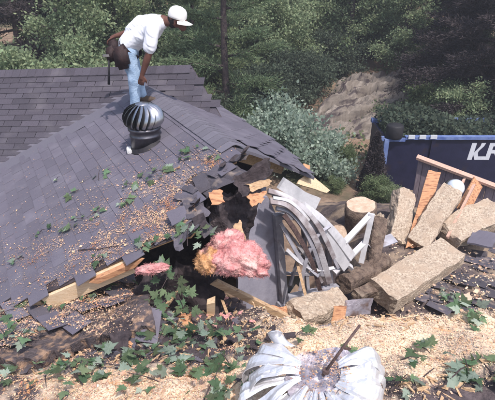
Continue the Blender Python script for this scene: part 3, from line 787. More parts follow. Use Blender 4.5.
# white frame lumber
def lum(a, b, Y0, Y1, label, wd=.07, th=.045, m='white', name='painted_board'):
    o = MB().beam(PY(*a, Y0), PY(*b, Y1), wd, th, (0, -.4, 1), 3, None, .01).build(name, m); return tag(o, label, 'board')
lum((344, 243), (371, 214), 5.0, 5.5, 'upper white board rising to the cut log face')
lum((334, 273), (365, 242), 4.9, 5.4, 'lower white board parallel below the upper one')
lum((372, 214), (361, 263), 5.45, 5.3, 'white board standing upright where the two white boards end')
lum((340, 258), (352, 268), 5.05, 5.15, 'short white board end beside the dark log', .06, .04)
lum((370, 247), (394, 238), 5.6, 5.8, 'pale grey board lying between log and upright chunk', .16, .02, 'frame')
# soffit plywood beyond the eave
c = [PY(296, 184, 4.75), PY(307, 172, 5.05), PY(330, 191, 5.25), PY(326, 193, 5.15)]
tag(MB().sheet(*c, 6, 5, .015, .01, 6, .04).build('soffit_board', 'freshwood'), 'pale torn soffit plywood pointing right from the broken eave', 'board')
c = [PY(303, 164, 5.6), PY(310, 166, 5.62), PY(309, 171, 5.5), PY(302, 169, 5.5)]
tag(MB().sheet(*c, 3, 3, .02, .01, 6, .04).build('soffit_board', 'orange'), 'small orange board end poking past the shingles at the eave corner', 'board')

# ------------------------------------------------------------------ logs, slabs and boards at the right
def slab(p0, p1, wd, th, up, label, m='log', amp=.03, name='wood_slab', n=(16, 7, 6), **k):
    o = rough_slab(p0, p1, wd, th, up, amp, n, **k).build(name, m); return tag(o, label, 'log')
slab(PZ(381, 297, -3.86), PZ(450, 252, -3.82), .44, .26, (-.30, -.45, .85), 'long thick tan slab lying in front of all the other chunks', amp=.03)
slab(PZ(394, 243, -4.02), PZ(404, 193, -3.50), .33, .28, (.1, -1, .2), 'upright tan chunk with a slanted top left of the orange plywood', taper=.85, amp=.045)
slab(PZ(416, 246, -4.0), PZ(452, 191, -3.42), .34, .24, (-.5, -.8, .3), 'tan slab leaning to the right against the plank panel', amp=.04)
slab(PZ(446, 236, -3.95), PZ(494, 212, -3.80), .46, .3, (0, -.4, .9), 'flat tan slab under the two thin sticks at the right edge', amp=.05)
slab(PZ(344, 284, -3.75), PZ(384, 262, -3.85), .26, .26, (0, -.3, 1), 'dark bark log lying between the white boards and long slab', m='bark', amp=.03, rnd=.8)
slab(PZ(372, 281, -3.9), PZ(378, 219, -3.25), .20, .20, (0, -1, .2), 'dark brown bark post beside the white boards', m='bark', amp=.035, rnd=.8)
slab(PZ(292, 318, -3.15), PZ(340, 302, -3.30), .30, .26, (0, -.4, 1), 'brown chunk with rough bark below the window sill', m='log', amp=.04, rnd=.5)
slab(PZ(356, 296, -3.80), PZ(378, 287, -3.85), .14, .12, (0, -.4, 1), 'short brown offcut touching the long tan slab', m='bark', amp=.03)
slab(PZ(428, 232, -3.95), PZ(441, 208, -3.75), .16, .14, (0, -.6, 1), 'small pale offcut wedged between the leaning slab and sticks', m='cut', amp=.03)
# big log with a round sawn face
def round_log(pf, axis, r, L, label, m='bark'):
    root = thing('log', pf+axis*(L/2)-Vector((0, 0, r)), label, 'log'); axis = axis.normalized()
    k = 7; mb = MB().tube([pf+axis*(L*i/k) for i in range(k+1)], r, 22, True, .14, 6); mb.build('bark', m, root, True)
    mb = MB(); ref = axis.cross(Z).normalized(); o2 = axis.cross(ref); c = pf-axis*.006
    vs = [c]+[c+(ref*math.cos(a)+o2*math.sin(a))*r*.92*(1+.10*noise.noise(Vector((math.cos(a)*2, math.sin(a)*2, r)))) for a in [2*math.pi*i/28 for i in range(28)]]
    mb.add(vs, [(0, 1+i, 1+(i+1) % 28) for i in range(28)]); mb.build('sawn_face', 'cut', root)
    return root
f = PZ(361, 205, -3.62); round_log(f, Vector((.08, .10, -1)), .26, .95, 'upright log with a pale round sawn face behind the white boards')
f = PZ(338, 234, -3.7); round_log(f, Vector((-.2, .9, -.3)), .15, .7, 'mossy dark log end between the fascia and the sawn log')
# bark fibre tatter next to the log
sheet_thing('bark_strip', [(372, 214, -3.4), (384, 212, -3.42), (380, 240, -3.75), (370, 236, -3.72)], 'log', 'tan peeling bark strip beside the sawn log', 'bark', .02, .05, 9, .1, 6, 8)
# plywood
c = [PZ(405, 249, -4.0), PZ(420, 246, -4.0), PZ(441, 172, -3.30), PZ(428, 171, -3.30)]
tag(MB().sheet(*c, 4, 12, .02, .012, 5, .02).build('plywood_sheet', 'orange'), 'narrow orange plywood sheet standing among the tan chunks', 'plywood')
# plank panel with top rail
a, b = PY(417, 157, 8.3), PY(505, 190, 7.7)
pan = thing('plank_panel', Vector(((a.x+b.x)/2, (a.y+b.y)/2, heap_z((a.x+b.x)/2, (a.y+b.y)/2))), 'panel of grey vertical planks under a pale sloping rail', 'panel')
MB().beam(a, b, .11, .05, (0, -.3, 1), 5, None, .02).build('rail', 'pinkstick', pan)
for i in range(11):
    t0 = (i+.03)/11; t1 = (i+.95)/11; p0 = a.lerp(b, t0); p1 = a.lerp(b, t1)
    if i == 0: p0 = a.lerp(b, .035)
    bt = min(-.05, heap_z(p0.x, p0.y)-.1)
    off = Vector((0, .05+U(-.008, .008), -.03))
    q0, q1 = p0+off, p1+off; back = Vector((0, .022, 0))
    vs = [Vector((q0.x, q0.y, bt)), Vector((q1.x, q1.y, bt)), q1, q0]; vs += [v+back for v in vs]
    MB().add(vs, [(0, 1, 2, 3), (7, 6, 5, 4), (0, 4, 5, 1), (1, 5, 6, 2), (2, 6, 7, 3), (3, 7, 4, 0)]).build('plank', 'greyplank', pan)
stick('thin_board', (431, 240, -3.92), (464, 180, -3.45), .04, .05, 'pinkstick', 'left one of two thin pink sticks leaning on the plank panel')
stick('thin_board', (447, 238, -3.90), (474, 185, -3.45), .04, .05, 'pinkstick', 'right one of two thin pink sticks leaning on the plank panel')
stick('thin_board', (418, 244, -3.95), (452, 205, -3.75), .07, .05, 'pinkstick', 'short weathered board between the leaning slab and thin sticks')
stick('broken_board', (462, 212, -3.80), (478, 182, -3.55), .24, .03, 'orange', 'dark rusty board behind the thin pink sticks', up=(0, -1, .3))
# white bowl-like object with a dark rim
cc = PZ(455, 188, -3.38)
hel = thing('plastic_float', cc-Vector((0, 0, .14)), 'round white plastic object with a black rim on the leaning slab', 'plastic object')
Mx = Matrix.Translation(cc) @ Euler((.9, .25, 0)).to_matrix().to_4x4()
prof = [(.001, .15), (.06, .142), (.10, .115), (.13, .07), (.145, .0), (.14, -.03)]
MB().lathe(prof, 24, Mx).build('shell', 'plastic', hel, True)
MB().lathe([(.143, -.02), (.165, -.02), (.17, -.045), (.165, -.07), (.12, -.075)], 24, Mx).build('rim', 'rubber', hel, True)
# flat grey plates / shingle pieces at the right edge
sheet_thing('shingle_bundle', [(466, 243, -3.88), (492, 248, -3.88), (500, 234, -3.85), (474, 230, -3.85)], 'shingle', 'flat grey shingle piece at the right edge in front of the tan slab', 'shingle', .03, .015, 5, .03, 6, 4)
sheet_thing('metal_plate', [(341, 317, -2.95), (371, 314, -3.0), (373, 298, -2.85), (346, 300, -2.82)], 'plate', 'flat grey metal plate standing behind the sawdust', 'metal plate', .006, .01, 6, .03, 4, 4)
sheet_thing('metal_plate', [(331, 322, -2.95), (345, 320, -2.95), (347, 306, -2.85), (334, 305, -2.82)], 'orange', 'rusty brown plate left of the grey plate', 'metal plate', .006, .01, 6, .06, 4, 4)
# fallen dark roof panel under the long slab
frp = thing('fallen_roof_panel', heap_hit(450, 285), 'dark shingled roof piece lying under and right of the long slab', 'roof section')
poly = [(372, 318), (392, 300), (455, 256), (500, 238), (505, 335), (380, 335)]
o = heap_hit(450, 285); ax = Matrix.Rotation(.5, 3, 'Z') @ rd; dn = Vector((ax.y, -ax.x, 0))
for i in range(-16, 17):
    for j in range(-9, 10):
        c = o+dn*(i*.14)+ax*((j+(i % 2)*.5)*.305); c.z = heap_z(c.x, c.y)+.02+U(-.02, .02)
        u, v, zc = px_of(c)
        if not in_poly(u, v, poly) or random.random() < .3: continue
        inst('shingle', TABD, frp, frame(c, dn.cross(Z), dn, Z) @ Euler((U(-.12, .12), U(-.12, .12), U(-.25, .25))).to_matrix().to_4x4())

# ------------------------------------------------------------------ roof turbine vents
def vane_mesh(name, prof, arc=.30, inn=.80, n=9, m='metal', twist=.0):
    mb = MB(); k = len(prof)
    for i, (r, z) in enumerate(prof):
        for j in range(4):
            t = j/3; a = arc*t+twist*z; rr = r*(inn+(1-inn)*math.sin(t*math.pi/2))
            mb.v.append(Vector((rr*math.cos(a), rr*math.sin(a), z)))
    mb.f = [(i*4+j, i*4+j+1, i*4+j+5, i*4+j+4) for i in range(k-1) for j in range(3)]
    return mb.mesh(name, m, True)
base = left_hit(146, 144.5)
tv = thing('turbine_vent', base, 'round silver turbine vent standing on the roof in front of the bending man', 'roof vent')
Mb = Matrix.Translation(base) @ Matrix.Diagonal((.9, .9, .92, 1))
mb = MB().lathe([(.21, .0), (.185, .012), (.17, .05)], 28, Matrix.Translation(base) @ NL.normalized().to_track_quat('Z', 'Y').to_matrix().to_4x4()); mb.build('flashing', 'blackmetal', tv, True)
MB().lathe([(.185, -.05), (.185, .12), (.192, .125), (.192, .14), (.185, .145), (.182, .20), (.205, .205), (.205, .235), (.18, .24)], 32, Mb).build('neck', 'darkmetal', tv, True)
prof = [(.175, .235), (.225, .26), (.25, .30), (.258, .345), (.252, .39), (.23, .435), (.19, .475), (.13, .505), (.07, .52)]
vm = vane_mesh('vane', prof, .385, .62, twist=1.5)
for i in range(18): inst('vane', vm, tv, Mb @ Matrix.Rotation(2*math.pi*i/18, 4, 'Z'))
MB().lathe([(.09, .508), (.085, .52), (.05, .53), (.001, .533)], 24, Mb).build('cap', 'metal', tv, True)
MB().lathe([(.14, .24), (.14, .44), (.08, .48)], 20, Mb).build('inner_drum', 'blackmetal', tv, True)
# flattened vent in the foreground
cc = PZ(320, 374, -1.80)
cv = thing('crushed_turbine_vent', cc-Vector((0, 0, .2)), 'crushed white metal turbine vent lying on the sawdust in the foreground', 'roof vent')
Mc = Matrix.Translation(cc) @ Euler((.16, -.16, 0)).to_matrix().to_4x4()
mb = MB(); nr, na = 8, 40
for i in range(nr+1):
    for j in range(na):
        a = 2*math.pi*j/na; rr = .165*i/nr*(1+.16*math.sin(2*a+.6)+.08*math.sin(3*a+1))
        z = -.02+.02*noise.noise(Vector((rr*9*math.cos(a), rr*9*math.sin(a), 1)))+.018*noise.noise(Vector((rr*25*math.cos(a), rr*25*math.sin(a), 3)))+.02*(i/nr)**3
        mb.v.append(Mc @ Vector((rr*math.cos(a), rr*math.sin(a), z)))
mb.f = [(i*na+j, i*na+(j+1) % na, (i+1)*na+(j+1) % na, (i+1)*na+j) for i in range(nr) for j in range(na)]
mb.build('bent_plate', 'plate', cv, True)
nv = 26
for i in range(nv):
    dg_ = 360*i/nv
    if 20 < dg_ < 128: continue                  # torn away at the back
    a0 = R(dg_)+U(-.06, .06); mb = MB(); wd = .33+U(-.06, .08)
    arch = U(.005, .055); tw = U(-.38, .22); reach = U(.215, .27)*(1.18 if 135 < dg_ < 265 else .82); lift = U(-.012, .02); cr = U(.6, 1.8)
    for s_ in range(13):
        t = s_/12
        rr = .10+reach*math.sin(t*1.75)/.985; zz = arch*math.sin(t*2.6)-.15*t**2.2+lift*(1-t)
        zz += .012*noise.noise(Vector((i*5.1, t*4, 0)))*cr
        for j in range(8):
            q = j/7; a = a0+wd*(q-.5)*(.72+.40*math.sin(t*2.2))+tw*t+.30*t
            crown = .016*math.sin(q*math.pi)*(.4+t)-.040*(1-q)*(.3+t)+.010*math.sin(q*9+i)*cr*t
            dent = .016*noise.noise(Vector((i*3+q*2.2, t*3.5, 1)))*cr
            mb.v.append(Mc @ Vector(((rr+crown*.5)*math.cos(a), (rr+crown*.5)*math.sin(a), zz+crown*.7+dent)))
    mb.f = [(s_*8+j, s_*8+j+1, s_*8+j+9, s_*8+j+8) for s_ in range(12) for j in range(7)]
    o = mb.build('vane', 'bentmetal', cv, False)
    md_ = o.modifiers.new('thick', 'SOLIDIFY'); md_.thickness = .003
# one vane bent upright at the back left
mb = MB(); b0 = PZ(291, 362, -1.80)
for s_ in range(13):
    t = s_/12; an = t*2.5
    for j in range(6):
        q = j/5-.5
        p = b0+Vector((-.075*math.sin(an*.8)+q*.085*(1-.3*t), .10+.055*math.sin(an)-.03*t, .012+.085*(1-math.cos(an))*.62))+Vector((q*.01, .05*q*q, -.09*q*q))+Vector((0, 0, .008*noise.noise(Vector((q*5, t*4, 9)))))
        mb.v.append(p)
mb.f = [(s_*6+j, s_*6+j+1, s_*6+j+7, s_*6+j+6) for s_ in range(12) for j in range(5)]
o = mb.build('vane', 'bentmetal', cv, True); o.modifiers.new('thick', 'SOLIDIFY').thickness = .003
# sawdust caught in the dented plate
# rod through it
p0 = PZ(326, 371, -1.76); p1 = PZ(360, 325, -1.53)
rod = thing('steel_rod', p0, 'thin dark rod sticking up out of the crushed vent', 'rod')
MB().tube([p0-(p1-p0)*.1, p0.lerp(p1, .5)+Vector((0, 0, .004)), p1], [.008, .007, .006], 8).build('shaft', 'rust', rod, True)
MB().lathe([(.001, .01), (.016, .01), (.018, -.008), (.001, -.01)], 12, Matrix.Translation(p0)).build('washer', 'rust', rod)
k = p0.lerp(p1, .55); MB().sheet(k+Vector((.0, 0, -.008)), k+Vector((.035, .004, -.016)), k+Vector((.03, .004, -.03)), k+Vector((.0, 0, -.022)), 2, 2, .004, .0).build('clip', 'rust', rod)
# ------------------------------------------------------------------ the bending man
foot = left_hit(139, 109)
man = thing('person', foot, 'man in white T-shirt, light jeans and white cap bending over on the roof', 'person')
Mp = Matrix.Translation(foot) @ Matrix.Rotation(R(-8), 4, 'Z')
Mpi = Mp.inverted()
def capsules(chains, voxel, name, m, smooth_it=6, parent=None, post=None):
    """chains of (point, radius), in the man's own axes (x forward, y to his left): one continuous remeshed surface"""
    mb = MB()
    for ch in chains:
        P = [Vector(p) for p, r in ch]; Rr = [r for p, r in ch]; Q = []; QR = []
        for i in range(len(P)-1):
            for k in range(4): t = k/4; Q.append(P[i].lerp(P[i+1], t)); QR.append(Rr[i]*(1-t)+Rr[i+1]*t)
        Q.append(P[-1]); QR.append(Rr[-1])
        d0 = (Q[0]-Q[1]).normalized(); d1 = (Q[-1]-Q[-2]).normalized()
        a0, a1 = Q[0], Q[-1]; r0, r1 = QR[0], QR[-1]
        Q = [a0+d0*r0*.95, a0+d0*r0*.7, a0+d0*r0*.35]+Q+[a1+d1*r1*.35, a1+d1*r1*.7, a1+d1*r1*.95]
        QR = [r0*.3, r0*.71, r0*.93]+QR+[r1*.93, r1*.71, r1*.3]
        mb.tube(Q, QR, 14)
    me = mb.mesh(name, m, True); o = bpy.data.objects.new(name, me); COL.objects.link(o)
    rm = o.modifiers.new('r', 'REMESH'); rm.mode = 'VOXEL'; rm.voxel_size = voxel; rm.use_smooth_shade = True
    if smooth_it:
        sm = o.modifiers.new('s', 'SMOOTH'); sm.iterations = smooth_it; sm.factor = .5
    dg = bpy.context.evaluated_depsgraph_get(); me2 = bpy.data.meshes.new_from_object(o.evaluated_get(dg))
    bpy.data.objects.remove(o); me2.name = name
    if not me2.materials: me2.materials.append(M[m])
    if post:
        for v in me2.vertices: v.co = post(v.co)
    me2.shade_smooth()
    return inst(name, me2, parent or man, Mp.copy())
def fz(x, y):                                    # roof height below a foot, in the man's axes
    p = Mp @ Vector((x, y, 0)); s_ = (p-R0).dot(nL)
    return (R0.z-(PL*s_ if s_ > 0 else PR*-s_))-foot.z+.01
f1, f2 = fz(.02, -.10), fz(.06, .12)
def J(u, v, y=0.):                              # photo pixel -> the man's own axes at lateral offset y
    yw = (Mp @ Vector((.2, y, 0))).y; q = Mpi @ PY(u, v, yw); return Vector((q.x, y, q.z))
hipN, hipF = J(128, 56, -.09), J(129, 56, .10)
ankN, ankF = Vector((-.01, -.10, .09+f1)), Vector((.02, .12, .09+f2))
kneeN, kneeF = J(134, 82, -.11), J(138, 82, .12)
neck = J(163.5, 21); chest = J(151, 28.5); waist = J(134, 39); pelv = J(127, 51); head = J(179.5, 19.5, -.02)
shN, shF = J(153, 30, -.19), J(152, 27, .19)
elN, wrN = J(149, 54, -.235), J(142, 75, -.215)
elF, wrF = J(131, 32, .29), J(113, 37, .26)
print('man', 'thigh', (hipN-kneeN).length, 'shin', (kneeN-ankN).length, 'torso', (neck-pelv).length, 'upper arm', (shN-elN).length, 'forearm', (elN-wrN).length, pelv, neck, head)
def hand(wr, d, side, nrm, s=1.0):
    """palm and five unequal, slightly curled fingers leaving the wrist along d"""
    d = d.normalized(); side = side.normalized(); nrm = nrm.normalized(); ch = []
    kn = []
    for k, (o, L) in enumerate(((-.033, .068), (-.011, .078), (.011, .073), (.032, .058))):
        k0 = wr+d*.088*s+side*o*s; kn.append(k0)
        ch.append([(wr+d*.02+side*o*.6*s, .013), (k0, .0115)])
        m1 = k0+(d*.9+nrm*.30).normalized()*L*.45*s; m2 = m1+(d*.6+nrm*.75).normalized()*L*.33*s; m3 = m2+(d*.2+nrm*.95).normalized()*L*.27*s
        ch.append([(k0, .0105), (m1, .0095), (m2, .0088), (m3, .0075)])
    t0 = wr+d*.03-side*.03; t1 = t0+(d*.7-side*.65+nrm*.3).normalized()*.045; t2 = t1+(d*.95-side*.1+nrm*.4).normalized()*.035
    ch.append([(wr+d*.02-side*.012, .015), (t0, .0135), (t1, .0115), (t2, .009)])
    return ch
fd = Vector((-.25, .0, -1)); 
body = [[(pelv, .11), (waist, .11), (chest, .125), (neck, .075)],
        [(neck, .062), (head+Vector((-.09, 0, -.02)), .058), (head+Vector((-.02, 0, -.02)), .07)],
        # skull and face, looking forward and down
        [(head+Vector((-.03, 0, .03)), .088), (head+Vector((.015, 0, .015)), .085)],
        [(head+Vector((.03, 0, -.035)), .066), (head+Vector((.052, 0, -.085)), .046)],
        [(head+Vector((.085, 0, -.005)), .015), (head+Vector((.108, 0, -.034)), .015), (head+Vector((.100, 0, -.045)), .014)],
        [(head+Vector((.083, -.018, -.072)), .011), (head+Vector((.083, .018, -.072)), .011)],
        [(head+Vector((.075, -.035, .012)), .012), (head+Vector((.075, .035, .012)), .012)],
        [(head+Vector((-.02, -.084, -.005)), .016), (head+Vector((-.02, -.088, -.04)), .012)],
        [(head+Vector((-.02, .084, -.005)), .016), (head+Vector((-.02, .088, -.04)), .012)],
        [(chest+Vector((.02, 0, .01)), .09), (shN, .062), (elN, .043), (elN.lerp(wrN, .3), .045), (wrN, .029), (wrN+fd.normalized()*.05, .026)],
        [(chest+Vector((.02, 0, .01)), .09), (shF, .062), (elF, .043), (elF.lerp(wrF, .3), .043), (wrF, .028), (wrF+Vector((-.05, 0, -.02)), .025)],
        [(hipN, .085), (kneeN, .058), (ankN, .042)], [(hipF, .085), (kneeF, .058), (ankF, .042)], [(hipN, .09), (pelv, .1), (hipF, .09)]]
body += hand(wrN, fd, Vector((1, 0, -.2))*-1, Vector((-.2, 1, 0)))
body += hand(wrF, Vector((-1, -.05, -.55)), Vector((0, -1, 0)), Vector((.1, -.2, -1)))
capsules(body, .0075, 'body', 'skin', 3)
# T-shirt, sleeves to above the elbow
def shirt_post(v):
    n = .016*noise.noise(Vector((v.x*7+v.z*9, v.y*6, v.z*4-v.x*4)))+.011*noise.noise(Vector((v.x*18+v.z*22, v.y*9, v.z*8-v.x*8))); return v+Vector((n*.4, n, n))
ch = [[(waist+Vector((-.085, 0, -.075)), .135), (waist+Vector((.0, 0, .0)), .143), (chest, .155), (chest+Vector((.07, 0, .05)), .125), (neck+Vector((-.02, 0, -.01)), .088)],
      [(J(133, 33), .115), (J(142, 27), .135), (J(153, 25), .125)],
      [(waist+Vector((-.07, -.07, -.06)), .105), (waist+Vector((0, -.07, 0)), .105), (chest+Vector((0, -.06, 0)), .12)],
      [(waist+Vector((-.07, .07, -.06)), .105), (waist+Vector((0, .07, 0)), .105), (chest+Vector((0, .06, 0)), .12)],
      [(chest+Vector((.03, -.06, .0)), .115), (shN+Vector((-.005, 0, 0)), .088), (shN.lerp(elN, .35), .084), (shN.lerp(elN, .70), .082)],
      [(chest+Vector((.03, .06, .0)), .115), (shF, .088), (shF.lerp(elF, .35), .08), (shF.lerp(elF, .68), .076)]]
capsules(ch, .011, 'shirt', 'shirt', 5, post=shirt_post)
# jeans
def jean_post(v):
    n = .012*noise.noise(v*11+Vector((3, 0, 0))); return v+Vector((n, n, 0))
ch = [[(hipN, .108), (hipN.lerp(kneeN, .5), .092), (kneeN, .077), (kneeN.lerp(ankN, .5), .07), (ankN+Vector((0, 0, .02)), .068)],
      [(hipF, .108), (hipF.lerp(kneeF, .5), .092), (kneeF, .077), (kneeF.lerp(ankF, .5), .07), (ankF+Vector((0, 0, .02)), .068)],
      [(hipN+Vector((0, 0, .03)), .11), (pelv, .125), (hipF+Vector((0, 0, .03)), .11)], [(pelv, .13), (waist+Vector((-.06, 0, -.05)), .12)]]
capsules(ch, .012, 'jeans', 'jeans', 4, post=jean_post)
for nm, a in (('boot', ankN), ('boot', ankF)):
    z = a.z-.045
    capsules([[(a+Vector((0, 0, .03)), .056), (a+Vector((-.005, 0, -.03)), .052)], [(Vector((a.x-.03, a.y, z)), .046), (Vector((a.x+.09, a.y-.01, z-.002)), .046), (Vector((a.x+.16, a.y-.015, z-.008)), .040)]], .012, 'boot', 'boot', 3)
# cap with brim
Mh = Mp @ Matrix.Translation(head+Vector((-.012, 0, .032))) @ Euler((0, .30, 0)).to_matrix().to_4x4()
cap = MB().lathe([(.111, -.012), (.114, .01), (.113, .045), (.103, .08), (.078, .108), (.04, .124), (.001, .128)], 28, Mh)
hat = cap.build('cap', 'cap', man, True)
mb = MB()
for k in (0, 1):
    for i in range(13):
        a = -1.25+2.5*i/12
        for rr in (.105, .14, .18):
            ext = 1+(rr-.105)*5.2*max(0, math.cos(a*1.1))*.32
            mb.v.append(Mh @ Vector((rr*ext*math.cos(a), rr*math.sin(a)*.95, -.004-.25*(rr-.105)-.02*abs(math.sin(a))-k*.006)))
for i in range(12):
    for j in range(2):
        a = i*3+j; mb.f += [(a, a+1, a+4, a+3), (39+a, 39+a+3, 39+a+4, 39+a+1)]
    a = i*3+2; mb.f.append((a, 39+a, 39+a+3, a+3))
mb.build('brim', 'cap', hat, True)
capsules([[(head+Vector((-.065, 0, .0)), .072), (head+Vector((-.07, 0, -.04)), .06)], [(head+Vector((-.035, -.06, .0)), .035), (head+Vector((-.035, .06, .0)), .035)]], .012, 'hair', 'hair', 2)
for sy in (-.03, .03):
    e = MB().lathe([(.001, .011), (.008, .008), (.011, 0), (.008, -.008), (.001, -.011)], 10, Mp @ Matrix.Translation(head+Vector((.083, sy, -.006)))); e.build('eye', 'cap', man, True)
# tool belt, pouches, hammer
tb = bpy.data.objects.new('tool_belt', None); link(tb, man, Mp @ Matrix.Translation(pelv))
bx = Vector((.60, 0, .52)).normalized()
ring = []
for i in range(24):
    a = 2*math.pi*i/24; q = pelv+bx*.055+Vector((0, 1, 0))*(.185*math.cos(a))+Vector((-bx.z, 0, bx.x))*(.145*math.sin(a)); ring.append(Mp @ q)
mb = MB(); dv = (Mp.to_3x3() @ bx)*.028
for i in range(24): mb.v += [ring[i]-dv, ring[i]+dv]
mb.f = [(i*2, i*2+1, (i*2+3) % 48, (i*2+2) % 48) for i in range(24)]
o = mb.build('strap', 'leather', tb); o.modifiers.new('t', 'SOLIDIFY').thickness = .008
def pouch(c, ax, ay, az, nm='pouch', m='leather'):
    bm = bmesh.new(); bmesh.ops.create_cube(bm, size=2); bmesh.ops.bevel(bm, geom=bm.edges[:], offset=.35, segments=2, affect='EDGES')
    mb = MB(); c = Vector(c)
    for v in bm.verts:
        q = c+Vector(ax)*v.co.x+Vector(ay)*v.co.y+Vector(az)*v.co.z; mb.v.append(Mp @ (q+Vector((1, 1, 1))*.008*noise.noise(q*14)))
    bm.verts.index_update(); mb.f = [tuple(v.index for v in f.verts) for f in bm.faces]; bm.free(); return mb.build(nm, m, tb, True)
pouch((-.075, -.215, .70), (.085, 0, .02), (0, .05, 0), (-.02, 0, .135))
pouch((-.215, -.19, .735), (.05, 0, .02), (0, .045, .0), (-.01, 0, .09))
pouch((-.265, .05, .78), (.045, 0, .02), (0, .07, .0), (-.02, 0, .085))
pouch((-.08, .215, .72), (.08, 0, .02), (0, .045, 0), (-.02, 0, .12))
h0, h1 = Mp @ Vector((-.235, -.22, .70)), Mp @ Vector((-.275, -.23, .37))
MB().tube([h0, h0.lerp(h1, .5), h1], [.012, .013, .017], 10).build('hammer_handle', 'rubber', tb, True)
MB().beam(h0+Vector((-.07, 0, .02)), h0+Vector((.06, 0, .03)), .03, .03).build('hammer_head', 'metal', tb)
# pale scrap at the foot of the vent
p = left_hit(132, 152)
tag(rough_slab(p+Vector((-.055, 0, .02)), p+Vector((.055, .01, .02)), .10, .05, Z, .012, (6, 5, 3), 12).build('foam_scrap', 'cap'), 'small white scrap at the foot of the standing vent', 'scrap')

# ------------------------------------------------------------------ blue container
YF = 10.0
rimz = PY(430, 139, YF).z
x0, x1 = PY(386, 139, YF).x, 11.0
gz = -.32
dp = thing('waste_container', Vector(((x0+x1)/2, YF+.85, gz)), 'dark blue steel waste container with pale letters behind the logs', 'container')
def bx_(c0, c1):
    c0, c1 = Vector(c0), Vector(c1); c = (c0+c1)/2; h = (c1-c0)/2
    return MB().box(c, Vector((h.x, 0, 0)), Vector((0, h.y, 0)), Vector((0, 0, h.z)))
DEP = 1.25
bx_((x0, YF, gz), (x1, YF+.05, rimz)).build('side_panel', 'blue', dp); bx_((x0, YF+DEP, gz), (x1, YF+DEP+.05, rimz)).build('side_panel', 'blue', dp)
bx_((x0, YF+.052, gz), (x0+.05, YF+DEP-.002, rimz)).build('end_panel', 'blue', dp); bx_((x1-.05, YF+.052, gz), (x1, YF+DEP-.002, rimz)).build('end_panel', 'blue', dp)
bx_((x0+.052, YF+.052, gz), (x1-.052, YF+DEP-.002, gz+.1)).build('floor_panel', 'blue', dp)
bx_((x0+.42, YF-.05, rimz-.002), (x1+.03, YF+.09, rimz+.058)).build('rim', 'bluerim', dp); bx_((x0-.03, YF+DEP-.05, rimz-.012), (x1+.03, YF+DEP+.1, rimz+.075)).build('rim', 'bluerim', dp)
for i in range(7):
    x = x0+1.0+i*1.25
    if 1.5 < x-x0 < 3.6: continue
    bx_((x, YF-.045, gz), (x+.08, YF-.002, rimz-.015)).build('rib', 'blue', dp)
bx_((x0-.05, YF-.10, rimz-.62), (x0+.05, YF-.002, rimz+.02)).build('corner_post', 'bluerim', dp)
bx_((x0-.25, YF-.06, rimz-.03), (x0-.055, YF+.0, rimz+.07)).build('bracket', 'bluerim', dp); bx_((x0-.22, YF-.05, rimz-.52), (x0-.055, YF+.01, rimz-.42)).build('bracket', 'bluerim', dp)
bx_((x0-.25, YF-.045, rimz-.40), (x0-.18, YF+.0, rimz-.035)).build('bracket', 'blue', dp)
bx_((x0+.052, YF-.06, rimz-.04), (x0+.41, YF-.003, rimz+.03)).build('bracket', 'bluerim', dp)
for i in range(3): bx_((x0+.46+i*.24, YF-.085, rimz+.03), (x0+.60+i*.24, YF-.053, rimz+.11)).build('tarp_hook', 'letter', dp)
Mt = Matrix.Translation((x0+.17, YF+.02, rimz+.03))
MB().lathe([(.001, 0), (.17, 0), (.185, .03), (.185, .26), (.16, .29), (.001, .29)], 24, Mt).build('tarp_drum', 'rubber', dp, True)
# pale lettering, flat paint standing 3 mm proud: K and R joined at the foot
k0 = PY(467, 160, YF-.01); s = (PY(467, 160, YF).z-PY(468, 143, YF).z)*-1
def letter(polys, nm):
    mb = MB()
    for poly in polys:
        P = [Vector((k0.x+(x+.10*y)*s, YF-.004, k0.z+y*s)) for x, y in poly]; n = len(P)
        mb.add(P+[p+Vector((0, .003, 0)) for p in P], [tuple(range(n)), tuple(range(2*n-1, n-1, -1))]+[(i, n+i, n+(i+1) % n, (i+1) % n) for i in range(n)])
    return mb.build(nm, 'letter', dp)
def arcp(cx, cy, ro, ri, a0, a1, n=10):
    o = [(cx+ro*math.cos(R(a0+(a1-a0)*i/n)), cy+ro*math.sin(R(a0+(a1-a0)*i/n))) for i in range(n+1)]
    q = [(cx+ri*math.cos(R(a0+(a1-a0)*i/n)), cy+ri*math.sin(R(a0+(a1-a0)*i/n))) for i in range(n+1)]
    return o+q[::-1]
letter([[(0, 0), (.26, 0), (.26, 1), (0, 1)], [(.262, .42), (.50, .80), (.52, 1), (.76, 1), (.70, .80), (.50, .53), (.48, .42)],
        [(.262, .418), (.262, .30), (.42, 0), (.98, 0), (.98, .20), (.56, .20), (.48, .418)]], 'lettering')
letter([[(.982, 0), (1.22, 0), (1.22, 1), (.982, 1)], [(1.222, .80), (1.222, 1), (1.58, 1), (1.58, .80)], arcp(1.58, .69, .31, .11, 90, -90), [(1.222, .38), (1.222, .58), (1.58, .58), (1.58, .38)],
        [(1.40, .378), (1.66, .378), (1.92, 0), (1.64, 0)]], 'lettering')
